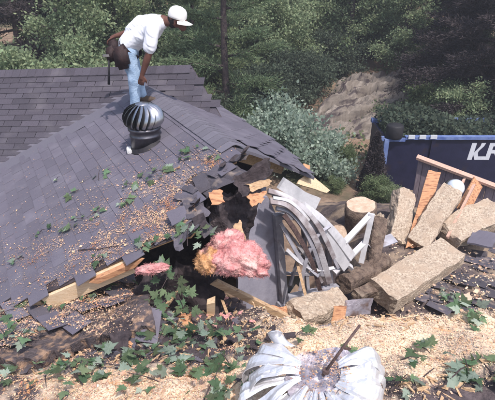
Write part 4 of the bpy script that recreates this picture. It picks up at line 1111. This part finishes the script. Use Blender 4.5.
# ------------------------------------------------------------------ rock ledge
mb = MB(); n1, n2 = 110, 80
c0 = (PZ(290, 142, -4.55), PZ(425, 142, -4.5), PY(440, 86, 17.2), PY(335, 86, 17.2))
for j in range(n2+1):
    for i in range(n1+1):
        a, b = i/n1, j/n2
        q = (c0[0]*(1-a)+c0[1]*a)*(1-b)+(c0[3]*(1-a)+c0[2]*a)*b
        edge = min(a, 1-a, b*1.5, (1-b)*1.5)*5+.35*noise.noise(Vector((q.x*1.3, q.y*1.3, 3)))
        st = (q.y*.9-q.x*.55+.9*noise.noise(Vector((q.x*.7, q.y*.7, 0)))+.22*noise.noise(Vector((q.x*2.6, q.y*2.6, 0))))*1.5          # strata running up to the right
        step = (st-math.floor(st)); ledge = .24*(1-step)-.16*smooth(.2, .0, step)+.18*noise.noise(Vector((math.floor(st)*3.1, q.x*.9, 1)))
        h = max(-.25, min(1, edge))*(.30+ledge*1.6+.16*noise.noise(q*2.2)+.09*noise.noise(q*6)+.05*noise.noise(q*14))
        mb.v.append(Vector((q.x, q.y, ground_z(q.x, q.y)-.08+h)))
mb.f = [(j*(n1+1)+i, j*(n1+1)+i+1, (j+1)*(n1+1)+i+1, (j+1)*(n1+1)+i) for j in range(n2) for i in range(n1)]
o = mb.build('rock_ledge', 'rock'); tag(o, 'layered tan rock ledge on the slope below the trees', 'rock')

# ------------------------------------------------------------------ vegetation
def leaf_cloud(C, Dn, size, shape='leaf', aspect=.55, flat=.5):
    """C: leaf centres (n,3); Dn: rough outward/along directions (n,3); two bent triangles pairs per leaf"""
    n = len(C); s = size*rng.uniform(.6, 1.35, n)[:, None]
    d = Dn+rng.normal(0, flat, (n, 3)); d /= np.linalg.norm(d, axis=1)[:, None]+1e-9
    r_ = rng.normal(0, 1, (n, 3)); sd = np.cross(d, r_); sd /= np.linalg.norm(sd, axis=1)[:, None]+1e-9
    up = np.cross(sd, d)
    tip = C+d*s; bas = C-d*s*.6; l = C+sd*s*aspect+up*s*.15; r2 = C-sd*s*aspect+up*s*.15
    V = np.stack([bas, l, tip, r2], 1).reshape(-1, 3); F = np.arange(4*n).reshape(n, 4)
    return V, F
def limb_tree(H, lean=0, r0=.11, nl=9, seed=1, low=.2, spread=1.4, up=.35):
    rr = random.Random(seed); mb = MB(); k = 10
    def tp(t): return Vector((lean*t*H*.5+.10*math.sin(t*5+seed), .10*math.cos(t*4+seed)-.10*math.cos(seed), t*H))
    mb.tube([tp(i/k) for i in range(k+1)], [r0*(1-.8*i/k)+.008 for i in range(k+1)], 9)
    tips = []
    for i in range(nl):
        t = low+(0.97-low)*i/nl; a = i*2.4+rr.uniform(-.4, .4); L = spread*(1.15-t*.75)*rr.uniform(.7, 1.15)
        p = tp(t); dirv = Vector((math.cos(a), math.sin(a), up)).normalized()
        pts = [p+dirv*(L*q/4)+Vector((0, 0, .10*L*(q/4)**2*(1 if up > 0 else -1))) for q in range(5)]
        mb.tube(pts, [r0*.38*(1-t*.5)*(1-.85*q/4)+.004 for q in range(5)], 5)
        tips.append((p, dirv, L, pts))
        for w_ in range(3):
            q = pts[1+w_]; d2 = (dirv+Vector((rr.uniform(-1, 1), rr.uniform(-1, 1), rr.uniform(-.3, .6)))).normalized(); l2 = L*.38
            mb.tube([q, q+d2*l2*.5, q+d2*l2], [r0*.13, r0*.09, .003], 4); tips.append((q, d2, l2, [q, q+d2*l2*.33, q+d2*l2*.66, q+d2*l2]))
    return mb, tips
def broad_crown(tips, per, size, spread=.30, seed=0):
    C = []; D = []
    for p, d, L, pts in tips:
        nclump = max(3, int(L*5))
        for _ in range(nclump):
            t = rng.uniform(.25, 1.05); i = min(len(pts)-2, int(t*(len(pts)-1))); c = pts[i].lerp(pts[i+1], min(1.2, t*(len(pts)-1)-i))
            n = max(4, int(per*rng.uniform(.5, 1.4)))
            cc = np.array(c)+rng.normal(0, .10, 3); rad = spread*rng.uniform(.5, 1.1)
            off = rng.normal(0, 1, (n, 3))*[rad*.55, rad*.55, rad*.34]
            C.append(cc+off); D.append(off*1.2+np.array(d)*.3+[0, 0, -.1])
    return leaf_cloud(np.concatenate(C), np.concatenate(D), size)
def pine_crown(tips, per, size):
    C = []; D = []
    for p, d, L, pts in tips:
        n = int(per*L*2); t = rng.uniform(.2, 1.05, n)*(len(pts)-1); i = np.clip(t.astype(int), 0, len(pts)-2); P = np.array([q[:] for q in pts]); fr = (t-i)[:, None]
        c = P[i]*(1-fr)+P[i+1]*fr; off = rng.normal(0, 1, (n, 3))*[.11, .11, .055]
        C.append(c+off); D.append(np.array(d)*.9+off*5+[0, 0, .25])
    V, F = leaf_cloud(np.concatenate(C), np.concatenate(D), size, aspect=.16, flat=.45)
    return V, F
PROTO = {}
def proto(key, kind, H, leafm, seed, **k):
    if kind == 'pine':
        tr, tips = limb_tree(H, 0, k.get('r0', .10), k.get('nl', 34), seed, k.get('low', .06), k.get('spread', 1.6), k.get('up', .12)); V, F = pine_crown(tips, k.get('per', 170), k.get('size', .07))
    elif kind == 'hemlock':
        tr, tips = limb_tree(H, 0, k.get('r0', .12), k.get('nl', 44), seed, .04, k.get('spread', 2.3), -.12); V, F = pine_crown(tips, k.get('per', 190), k.get('size', .07))
    else:
        tr, tips = limb_tree(H, k.get('lean', 0), k.get('r0', .09), k.get('nl', 18), seed, k.get('low', .12), k.get('spread', 1.5), k.get('up', .4)); V, F = broad_crown(tips, k.get('per', 76), k.get('size', .047), k.get('sp', .34))
    PROTO[key] = (tr.mesh('trunk', 'trunk', True), np_mesh('crown', V, F, leafm))
proto('pine1', 'pine', 8.5, 'leaf_pine', 3); proto('pine2', 'pine', 7.5, 'leaf_mid', 11, spread=1.4, up=.25)
proto('hem', 'hemlock', 6.2, 'leaf_purple', 5); proto('hem2', 'hemlock', 6, 'leaf_dark', 8, spread=1.9)
proto('br1', 'broad', 6.5, 'leaf_mid', 2, nl=22); proto('br2', 'broad', 5.5, 'leaf_light', 6, nl=20, spread=1.3); proto('br3', 'broad', 7.5, 'leaf_dark', 9, nl=22, spread=1.7)
proto('bush1', 'broad', 2.2, 'leaf_light', 12, nl=16, spread=1.35, low=.05, up=.15, size=.043, r0=.05, sp=.30, per=95); proto('bush2', 'broad', 1.5, 'leaf_mid', 14, nl=14, spread=1.1, low=.05, up=.3, size=.043, r0=.04, per=95)
proto('bush3', 'broad', 1.3, 'leaf_dark', 15, nl=14, spread=1.2, low=.05, up=.2, size=.045, r0=.04, per=95)
def plant(key, u, Y, sc, rot, label, cat='tree', name='tree', group=None, dz=0):
    d = ray(u, 60); x = d.x/d.y*Y; z = ground_z(x, Y)-.03+dz
    o = thing(name, (x, Y, z), label, cat, group); Mw = Matrix.Translation((x, Y, z)) @ Matrix.Rotation(rot, 4, 'Z') @ Matrix.Diagonal((sc, sc, sc, 1))
    inst('trunk', PROTO[key][0], o, Mw); inst('crown', PROTO[key][1], o, Mw); return o
G = 'trees on the slope behind the house'
# left group behind the main roof
plant('bush1', 28, 11.2, 1.25, .3, 'pale green arching shrub behind the left end of the main roof', 'shrub', 'shrub')
plant('bush1', 92, 11.0, 1.15, 2.0, 'pale green shrub behind the main roof just left of the man', 'shrub', 'shrub')
plant('br2', 72, 12.6, 1.0, 1.0, 'small light green tree with a thin trunk left of the man', 'tree', group=G)
plant('hem', 20, 14.6, 1.0, .5, 'dark purplish conifer in the upper left corner', 'tree', group=G)
plant('br3', 45, 18, 1.1, .2, 'dark broadleaf tree behind the small light green tree', 'tree', group=G)
plant('br1', 118, 15, 1.0, 1.7, 'mid green tree directly behind the man', 'tree', group=G)
plant('bush2', 165, 12.0, 1.2, .9, 'low green bush behind the roof under the man\'s arm', 'shrub', 'shrub')
plant('bush1', 148, 14.5, 1.2, 1.9, 'pale bush farther back behind the man', 'shrub', 'shrub')
# centre
plant('pine1', 228, 12.6, 1.0, 0, 'green pine with a straight dark trunk right of the man', 'tree', group=G)
plant('pine2', 196, 15.5, 1.0, 1.0, 'soft green pine partly behind the man\'s cap', 'tree', group=G)
plant('br2', 268, 19.5, 1.15, 2.2, 'light green tree left of the pale gap in the woods', 'tree', group=G)
plant('br1', 300, 21, 1.0, 2.6, 'green tree at the centre above the brown clearing', 'tree', group=G)
plant('br2', 345, 18.5, 1.05, .4, 'light green bushy tree above the rock ledge', 'tree', group=G)
plant('br1', 372, 19.5, 1.0, 4.0, 'mid green tree just right of the bushy light one', 'tree', group=G)
plant('br2', 318, 24, 1.3, 5.0, 'pale tree farther back at the top centre', 'tree', group=G)
plant('br3', 250, 25, 1.3, 3.0, 'dark tree far back between the pines', 'tree', group=G)
plant('br3', 330, 28, 1.4, 1.0, 'far dark tree at the top middle', 'tree', group=G)
plant('pine2', 284, 27, 1.4, 2.0, 'far pine beside the pale gap', 'tree', group=G)
plant('br2', 405, 17.2, .95, 3.3, 'light green tree in front of the dark conifers', 'tree', group=G)
# right: dark conifers
plant('hem', 476, 14.4, 1.0, 1.0, 'large dark conifer with drooping branches at the upper right', 'tree', group=G)
plant('hem', 505, 12.6, .95, 2.1, 'dark conifer cut by the right edge of the picture', 'tree', group=G)
plant('hem2', 455, 17.5, 1.0, .3, 'dark green conifer left of the large dark one', 'tree', group=G)
plant('hem', 480, 18.5, 1.1, 4.0, 'dark conifer behind the container', 'tree', group=G)
plant('br3', 395, 23, 1.3, 2.0, 'dark tree far behind the rock ledge', 'tree', group=G)
# undergrowth
for u, Y, sc, k, lb in [(262, 14.5, 1.0, 'bush3', 'dark bush under the pine trunk'), (300, 15.8, 1.05, 'bush3', 'dark low bush left of the rock ledge'), (330, 17.8, 1.0, 'bush3', 'dark low bush at the top of the rock ledge'),
                        (438, 13.0, .9, 'bush2', 'green bush right of the rock ledge'), (462, 12.3, .8, 'bush1', 'pale bush behind the container'), (410, 11.9, .5, 'bush2', 'small bush above the container drum'),
                        (240, 12.2, 1.0, 'bush3', 'dark bush at the foot of the pine'), (300, 18.6, 1.3, 'bush2', 'green bush beside the brown clearing'), (275, 17.2, 1.2, 'bush1', 'pale bush left of the brown clearing'), (352, 20.2, 1.5, 'bush1', 'pale bush under the light bushy tree'), (318, 21.5, 1.7, 'bush2', 'green bush at the back of the clearing'), (385, 20.0, 1.4, 'bush2', 'green bush above the right end of the ledge'), (212, 16.5, 1.4, 'bush2', 'green bush between two pines'), (250, 19.5, 1.6, 'bush1', 'pale bush right of the pine trunk'), (100, 17.5, 1.6, 'bush2', 'green bush far behind the man'), (172, 18.5, 1.7, 'bush1', 'pale bush seen behind the man\'s face'), (60, 16, 1.5, 'bush2', 'green bush behind the small light tree'), (480, 13.0, 1.0, 'bush3', 'dark bush behind the container at the right'), (352, 11.0, .35, 'bush2', 'small bush left of the conical shrub'),
                        (394, 9.2, .34, 'bush2', 'weedy green bush in front of the container corner'), (403, 9.0, .22, 'bush1', 'pale weeds beside the upright chunk'), (345, 9.6, .22, 'bush2', 'tuft of weeds on the bare ground')]:
    plant(k, u, Y, sc, U(0, 6), lb, 'shrub', 'shrub', 'undergrowth on the slope')
# far woods as one mass
C = []; 
for i in range(60):
    a = -70+140*i/59; rr = 34+6*math.sin(i*2.3)
    x = math.sin(R(a))*rr; y = math.cos(R(a))*rr; g = ground_z(x, y)
    n = 700; off = rng.normal(0, 1, (n, 3))*[1.8, 1.2, 2.6]+[x, y, g+4]; off[:, 2] = np.maximum(off[:, 2], g); C.append(off)
C = np.concatenate(C); V, F = leaf_cloud(C, rng.normal(0, 1, C.shape), .26)
o = link(bpy.data.objects.new('far_woods', np_mesh('far_woods', V, F, 'leaf_light'))); struct(o, 'stuff'); tag(o, 'dense far woods closing the view', 'woods')
# ferns and litter on the slope
C = np.stack([rng.uniform(-9, 12, 16000), rng.uniform(11.3, 24, 16000), np.zeros(16000)], 1)
keepm = np.array([noise.noise(Vector((c[0]*.6, c[1]*.6, 7))) > -.02 for c in C]); C = C[keepm]
C[:, 2] = [ground_z(c[0], c[1])+.05 for c in C]; C[:, 2] += rng.uniform(0, .16, len(C))
V, F = leaf_cloud(C, rng.normal(0, .4, C.shape)+[0, 0, .5], .075)
o = link(bpy.data.objects.new('ground_cover', np_mesh('ground_cover', V, F, 'leaf_mid'))); struct(o, 'stuff'); tag(o, 'leafy ground cover on the wooded slope', 'ground cover')
# conical dark shrub
p = PZ(370, 196, -4.72); p.z = ground_z(p.x, p.y)-.02
cs = thing('conical_shrub', p, 'dark conical evergreen shrub left of the blue container', 'shrub')
MB().tube([p, p+Z*.6, p+Z*1.25], [.05, .035, .01], 8).build('trunk', 'trunk', cs)
n = 9000; h = rng.uniform(0, 1, n)**.9; a = rng.uniform(0, 2*math.pi, n); rr = .36*(1-h)**.75*(.85+.15*np.sin(a*3+h*5))*np.sqrt(rng.uniform(.35, 1, n))+.02
off = np.stack([rr*np.cos(a), rr*np.sin(a), .04+h*1.36], 1); V, F = leaf_cloud(off+np.array(p), np.stack([np.cos(a)*.5, np.sin(a)*.5, np.ones(n)], 1), .035, aspect=.4)
link(bpy.data.objects.new('crown', np_mesh('crown', V, F, 'leaf_purple')), cs)
# fallen leafy crown
p = Vector((1.05, 11.0, 0)); fc = thing('fallen_tree_top', p, 'big heap of pale leafy branches of the fallen tree beside the roof', 'fallen tree')
mb = MB(); C = []; D = []
for i in range(70):
    a = U(0, 6.28); q = math.sqrt(U(0, 1)); x = p.x+1.55*q*math.cos(a); y = p.y+1.5*q*math.sin(a)
    top = 1.75*math.sqrt(max(.05, 1-q*q))*(1-.28*(x-p.x))*U(.55, 1.0)
    b0 = Vector((p.x+U(-.4, .4), p.y+U(-.4, .4), .1)); b1 = Vector((x, y, max(.15, top)))
    mb.tube([b0, b0.lerp(b1, .5)+Z*.15, b1], [.035, .02, .006], 6)
    for c_ in range(7):
        t = U(.45, 1.08); c = b0.lerp(b1, t)+Z*.15*(4*t*(1-t))*.5; nn_ = 40
        off = rng.normal(0, 1, (nn_, 3))*[.15, .15, .09]; C.append(np.array(c)+off); D.append(off*3+[0, -.1, .5])
mb.build('branches', 'trunk', fc)
V, F = leaf_cloud(np.concatenate(C), np.concatenate(D), .05, aspect=.6); F = F[V[F[:, 0], 2] > -9]
link(bpy.data.objects.new('crown', np_mesh('crown', V, F, 'leaf_pale')), fc)
# brush loaded in the container
C = np.stack([rng.uniform(x0+.05, x1-.2, 16000), rng.uniform(YF+.15, YF+DEP+.12, 16000), rng.uniform(0, 1, 16000)], 1)
C[:, 2] = rimz-.30+C[:, 2]*(.62+.18*np.sin(C[:, 0]*2.1)); V, F = leaf_cloud(C, rng.normal(0, 1, C.shape), .06)
o = link(bpy.data.objects.new('brush_load', np_mesh('brush_load', V, F, 'leaf_dark'))); struct(o, 'stuff'); tag(o, 'cut leafy brush loaded in the blue container', 'brush')

# ------------------------------------------------------------------ maple sprigs
def maple_mesh(seed):
    rr = random.Random(seed)
    half = [(0, -.05), (.16, -.10), (.34, -.16), (.28, .02), (.52, .10), (.44, .20), (.60, .36), (.36, .34), (.24, .36), (.30, .56), (.18, .60), (.0, 1.0)]
    out = [(x*(1+rr.uniform(-.1, .1)), y) for x, y in half]+[(-x*(1+rr.uniform(-.1, .1)), y) for x, y in half[-2:0:-1]]
    mb = MB(); cup = rr.uniform(-.25, .35); dr = rr.uniform(-.5, .1)
    def zz(x, y): return cup*abs(x)*.6+dr*y*y*.35+.03*math.sin(x*9+y*7)
    mb.v = [Vector((0, .25, zz(0, .25)))]+[Vector((x, y, zz(x, y))) for x, y in out]; n = len(out)
    mb.f = [(0, 1+i, 1+(i+1) % n) for i in range(n)]
    st = len(mb.v); mb.v += [Vector((-.012, -.45, -.06)), Vector((.012, -.45, -.06)), Vector((.012, 0, 0)), Vector((-.012, 0, 0))]; mb.f.append((st, st+1, st+2, st+3))
    return mb
LEAF = [maple_mesh(i).mesh('leaf', 'leaf_maple', False) for i in range(5)]; LEAFP = [maple_mesh(i+9).mesh('leaf', 'leaf_pale', False) for i in range(4)]
def sprig(p, nrm, n, spread, lsize, label, pale=.25, hgt=.5):
    o = thing('maple_sprig', p, label, 'leaves', 'torn maple leaves scattered over the wreck')
    t1 = nrm.cross(Vector((U(-1, 1), U(-1, 1), .1))).normalized(); t2 = nrm.cross(t1)
    d = (t1*U(-1, 1)+t2*U(-1, 1)).normalized(); L = spread*.9
    pts = [p-d*L*.6+nrm*.005, p+nrm*(.03+spread*.1*hgt), p+d*L*.5+nrm*(.02+spread*.25*hgt)]
    MB().tube(pts, [.004, .003, .002], 5).build('twig', 'trunk', o)
    for i in range(n):
        c = p+d*U(-.6, .6)*L+d.cross(nrm)*U(-.5, .5)*spread+nrm*(.015+U(0, .22)*spread*hgt)
        out = (c-p)+Vector((U(-1, 1), U(-1, 1), 0))*spread*.3; out -= nrm*out.dot(nrm)
        if out.length < 1e-3: out = d
        out.normalize(); nn = (nrm+Vector((U(-1, 1), U(-1.2, .8), U(-.3, .3)))*.55).normalized()
        y = (out-nn*out.dot(nn)).normalized(); x = y.cross(nn); s_ = lsize*U(.45, 1.25)
        inst('leaf', random.choice(LEAFP if random.random() < pale else LEAF), o, frame(c, x*s_, y*s_, nn*s_))
NLn = NL.normalized()
for u, v, n, sp_, ls, lb in [
    (197, 152, 4, .16, .07, 'pale leaves on the ridge caps near the hole'), (184, 158, 5, .15, .075, 'leaf cluster right of the standing vent'), (160, 175, 9, .22, .085, 'pale leaf cluster on the shingles below the standing vent'),
    (130, 187, 6, .20, .08, 'leafy sprig on the shingles left of the pale cluster'), (128, 202, 6, .16, .075, 'green sprig just below another sprig left of the hole'), (101, 177, 5, .16, .07, 'small sprig on the open shingle field'),
    (75, 195, 4, .13, .065, 'tiny sprig left of centre on the shingles'), (95, 217, 5, .15, .065, 'small sprig low on the shingles'), (66, 236, 7, .19, .075, 'dark sprig near the torn roof edge'), (45, 233, 4, .13, .06, 'little sprig at the left of the dark one'),
    (78, 222, 4, .13, .06, 'little sprig above the dark one near the roof edge'), (190, 238, 7, .2, .085, 'sprig at the corner of the hole above the pink insulation'), (148, 245, 6, .16, .08, 'pale leaves on the sawdust by the rake end'), (100, 262, 5, .15, .07, 'leaves lying along the rake edge'),
    (60, 180, 2, .08, .05, 'two stray leaves high on the shingle field'), (20, 262, 3, .1, .06, 'stray leaves at the far left of the shingles'), (213, 160, 3, .1, .06, 'leaves on the edge of the ridge above the hole'), (172, 232, 5, .16, .075, 'sprig beside the lifted shingle tab'), (205, 237, 6, .15, .085, 'green leaves hanging over the pink insulation')]:
    sprig(left_hit(u, v)+NLn*.012, NLn, n, sp_, ls, lb)
for u, v, n, sp_, ls, lb in [
    (35, 305, 9, .26, .085, 'leafy sprig at the upper left of the fallen shingle slab'), (66, 314, 10, .26, .09, 'sprig in the middle of the fallen shingle slab'), (15, 328, 6, .2, .08, 'sprig at the left border on the fallen slab'), (98, 303, 9, .25, .09, 'sprig under the bare rake board'),
    (125, 290, 8, .22, .085, 'sprig at the right end of the rake board'), (28, 352, 5, .2, .08, 'sprig below the fallen slab at the left'), (20, 378, 9, .26, .085, 'sprig in the lower left corner'), (72, 378, 9, .26, .085, 'sprig on the sawdust at the bottom left'),
    (48, 388, 6, .22, .08, 'sprig between the two bottom left sprigs'), (112, 372, 6, .22, .08, 'sprig at the edge of the bottom sawdust'), (160, 345, 9, .26, .085, 'sprig left of the orange brown plywood scrap'), (200, 345, 12, .26, .085, 'thick sprig right of the orange brown plywood scrap'),
    (190, 372, 12, .26, .08, 'bushy sprig at the bottom centre left'), (228, 368, 11, .24, .08, 'bushy sprig left of the crushed vent'), (215, 390, 9, .22, .08, 'sprig at the bottom edge left of the crushed vent'), (165, 365, 8, .22, .08, 'sprig on sawdust below the cavity'),
    (130, 352, 10, .26, .085, 'sprig under the torn front edge of the fallen slab'), (92, 362, 9, .26, .085, 'sprig in front of the fallen slab left of centre'), (178, 330, 10, .24, .085, 'sprig deep in the cavity above the plywood scrap'), (215, 335, 9, .22, .08, 'sprig beside the pale timber stub'), (240, 388, 8, .2, .08, 'sprig hugging the left side of the crushed vent'), (145, 385, 9, .24, .08, 'sprig on the bright sawdust at the bottom'), (8, 350, 7, .2, .085, 'sprig at the left border below the fallen slab'),
    (248, 345, 7, .2, .075, 'sprig between crushed vent and wall panel'), (300, 338, 4, .12, .07, 'leaves behind the crushed vent'), (345, 356, 4, .09, .085, 'pale green leaf cluster beside the rod'), (450, 300, 12, .24, .085, 'large fresh sprig on the far edge of the sawdust'),
    (472, 318, 9, .22, .085, 'fresh sprig right of and below the large fresh one'), (425, 357, 6, .16, .075, 'sprig lying across the sawdust right of centre'), (465, 375, 9, .2, .085, 'sprig in the lower right foreground'), (488, 380, 8, .18, .085, 'sprig at the lower right corner'),
    (400, 388, 5, .12, .08, 'sprig right of the crushed vent at the bottom'), (385, 318, 4, .12, .06, 'few leaves along the far sawdust edge'), (410, 365, 3, .1, .06, 'stray leaves on the bright sawdust')]:
    p = mound_hit(u, v); nn_ = mound_n(p); nn_ = (nn_+Z).normalized(); sprig(p+Z*(.15 if in_poly(u, v, regs[0]) else .015), nn_, int(n*1.35), sp_, ls, lb, hgt=.9, pale=.3)
for u, v, Y, n, sp_, lb in [(165, 284, 3.25, 13, .24, 'sprig hanging on the black felt below the roof edge'), (182, 302, 3.2, 10, .22, 'sprig hanging lower on the black felt'), (160, 305, 3.1, 8, .2, 'sprig at the left border of the black felt'), (268, 338, 3.0, 7, .16, 'sprig at the foot of the wall panel'), (290, 215, 4.3, 0, 0, '')]:
    if n: sprig(PY(u, v, Y), Vector((0, -.8, .6)).normalized(), n, sp_, .085, lb, hgt=.8, pale=.12)

# ------------------------------------------------------------------ sawdust and chips
def chips(name, pts, nrms, size, m, label):
    P = np.array(pts); Nn = np.array(nrms); n = len(P)
    d = rng.normal(0, 1, (n, 3)); d -= (d*Nn).sum(1)[:, None]*Nn*.75; d /= np.linalg.norm(d, axis=1)[:, None]
    sd = np.cross(d, Nn); s = size*rng.lognormal(-.1, .5, n)[:, None]; lift = Nn*s*rng.uniform(0, .6, n)[:, None]; wq = rng.uniform(.25, .9, n)[:, None]
    V = np.stack([P-d*s-sd*s*wq, P-d*s+sd*s*wq, P+d*s+sd*s*wq*.8+lift, P+d*s-sd*s*wq*.8+lift], 1).reshape(-1, 3)+np.repeat(Nn*.006, 4, 0)
    o = link(bpy.data.objects.new(name, np_mesh(name, V, np.arange(4*n).reshape(n, 4), m))); struct(o, 'stuff'); tag(o, label, 'sawdust')
pts = []; 
for (u, v, a, b, n) in [(185, 205, 28, 20, 1700), (150, 225, 35, 16, 1200), (210, 165, 18, 8, 500), (110, 245, 45, 14, 1100), (60, 265, 45, 16, 700), (185, 230, 14, 10, 500), (90, 215, 70, 35, 500), (150, 190, 30, 14, 350)]:
    for _ in range(n*5):
        p = left_hit(random.gauss(u, a), random.gauss(v, b)); t_, s_ = left_ts(p)
        if t_ < TRs(s_)-.05 and not in_poly(t_, s_, bite) and s_ > .02 and noise.noise(p*5)+.5*noise.noise(p*13) > U(-.45, .25): pts.append(tuple(p+NLn*.012))
chips('sawdust', pts, [tuple(NLn)]*len(pts), .0034, 'chip_tan', 'sawdust and wood chips strewn on the shingles by the hole')
pts = []; nr = []; pts2 = []
cnt = 0
while cnt < 105000:
    x, y = U(-2.6, 2.2), U(.9, 3.7); z = mound_z(x, y); p = Vector((x, y, z)); u, v, zc = px_of(p)
    dd = .1+sum(k*math.exp(-((u-a)/c)**2-((v-b)/d)**2) for a, b, c, d, k in spots)
    if random.random() < dd*1.8:
        up_ = .155 if (in_poly(u, v, regs[0]) or in_poly(u, v, regs[1])) else 0
        cnt += 1; ptl = pts if (u > 235 or random.random() < .25) else pts2; ptl.append((x, y, z+up_*U(.93, 1.06)))
chips('sawdust', pts, [(0, 0, 1)]*len(pts), .0027, 'chip', 'pale sawdust and chips covering the heap in the foreground')
chips('sawdust', pts2, [(0, 0, 1)]*len(pts2), .0034, 'chip_tan', 'tan orange sawdust on the fallen shingle slab at the left')
pts = []; nr = []
for _ in range(900):
    p = heap_hit(U(375, 500), U(228, 322)); pts.append((p.x, p.y, p.z+.07)); nr.append((0, 0, 1))
chips('sawdust', pts, nr, .012, 'chip', 'scattered pale chips on the dark roof piece at the right')
# splinters, bark bits and shingle crumbs lying all over the wreck
mb = {k: MB() for k in ('felt', 'wood', 'dark_shingle', 'pink')}
for (u, v, a, b, n, ks) in [(190, 325, 32, 22, 260, ('felt', 'wood', 'wood', 'dark_shingle')), (235, 335, 18, 10, 150, ('wood', 'felt')), (120, 352, 45, 8, 90, ('felt', 'wood', 'wood', 'dark_shingle')), (50, 335, 50, 25, 200, ('wood', 'dark_shingle')), (440, 378, 40, 14, 50, ('wood',)), (380, 322, 60, 6, 50, ('wood',)), (230, 310, 20, 14, 60, ('pink', 'wood'))]:
    for _ in range(n):
        uu, vv = random.gauss(u, a), random.gauss(v, b)
        if vv < 285 or vv > 420: continue
        p = mound_hit(uu, vv)+Z*.012; k = random.choice(ks); d = Vector((U(-1, 1), U(-1, 1), U(-.25, .35))).normalized(); L = U(.02, .11)*(.6 if k == 'pink' else 1); sd = d.cross(Z).normalized()*U(.006, .03)*(.4 if k == 'wood' else 1.3)
        b_ = MB().box(p, d*L/2*.75, sd*.7, d.cross(sd).normalized()*U(.002, .006))
        for v_ in b_.v: v_ += d*U(-.3, .3)*L*.5+sd*U(-.6, .6)
        mb[k].add(b_.v, b_.f)
for k, lb in (('felt', 'black felt crumbs scattered in the wreck'), ('wood', 'brown wood splinters scattered over the wreck'), ('dark_shingle', 'dark shingle crumbs scattered over the heap'), ('pink', 'pink insulation crumbs below the batt')):
    o = struct(mb[k].build('rubble', k), 'stuff'); tag(o, lb, 'rubble')
pts = []; nr = []
for _ in range(1500):
    a = U(0, 6.28); q = math.sqrt(U(0, 1))*.15
    if random.random() < .25+.75*smooth(-.05, .12, q*math.cos(a)+.4*q*math.sin(a)): p = Mc @ Vector((q*math.cos(a), q*math.sin(a), .004+U(0, .012))); pts.append(tuple(p)); nr.append((0, 0, 1))
chips('sawdust', pts, nr, .0026, 'chip_tan', 'sawdust caught on the dented plate of the crushed vent')
# pale flake, twigs
sheet_thing('bark_flake', [(458, 296, -2.28), (470, 292, -2.28), (473, 300, -2.30), (461, 302, -2.30)], 'cut', 'pale wood flake beside the fresh sprig', 'wood chip', .012, .01, 6, .1, 3, 3)
for a, b, lb in [((405, 398, -1.9), (432, 372, -1.93), 'dark twig at the bottom right of the crushed vent'), ((435, 392, -1.93), (470, 365, -1.96), 'dark twig under the lower right sprig'), ((318, 331, -2.1), (420, 318, -2.2), 'long pale splinter along the far edge of the sawdust'), ((80, 252, -2.3), (120, 248, -2.25), 'thin twig on the shingles near the rake')]:
    if 'shingles' in lb: p0, p1 = left_hit(*a[:2])+NLn*.02, left_hit(*b[:2])+NLn*.02
    else: p0, p1 = mound_hit(*a[:2])+Z*.02, mound_hit(*b[:2])+Z*.02
    k = 6; q = [p0.lerp(p1, i/k)+Vector((U(-1, 1), U(-1, 1), U(-.3, 1)))*.01 for i in range(k+1)]
    tag(MB().tube(q, [.006*(1-.5*i/k) for i in range(k+1)], 6).build('twig', 'freshwood' if 'splinter' in lb else 'trunk'), lb, 'twig')

# ------------------------------------------------------------------ thin haze volume, added to lift the dark tones
hz = MB().box((0, 35, 6.0), Vector((95, 0, 0)), Vector((0, 80, 0)), Vector((0, 0, 9.0)))
for v in hz.v:
    if v.z < 0: v.z = -1.5
    else: v.z = 46
m = bpy.data.materials.new('haze'); m.use_nodes = True; N_ = m.node_tree.nodes; N_.remove(N_['Principled BSDF'])
pv = N_.new('ShaderNodeVolumePrincipled'); pv.inputs['Color'].default_value = (.92, .93, 1, 1); pv.inputs['Density'].default_value = .0038; pv.inputs['Anisotropy'].default_value = .2
m.node_tree.links.new(pv.outputs[0], N_['Material Output'].inputs['Volume'])
o = hz.build('haze', m); struct(o, 'stuff'); tag(o, 'added thin pale haze over the yard and woods', 'haze')
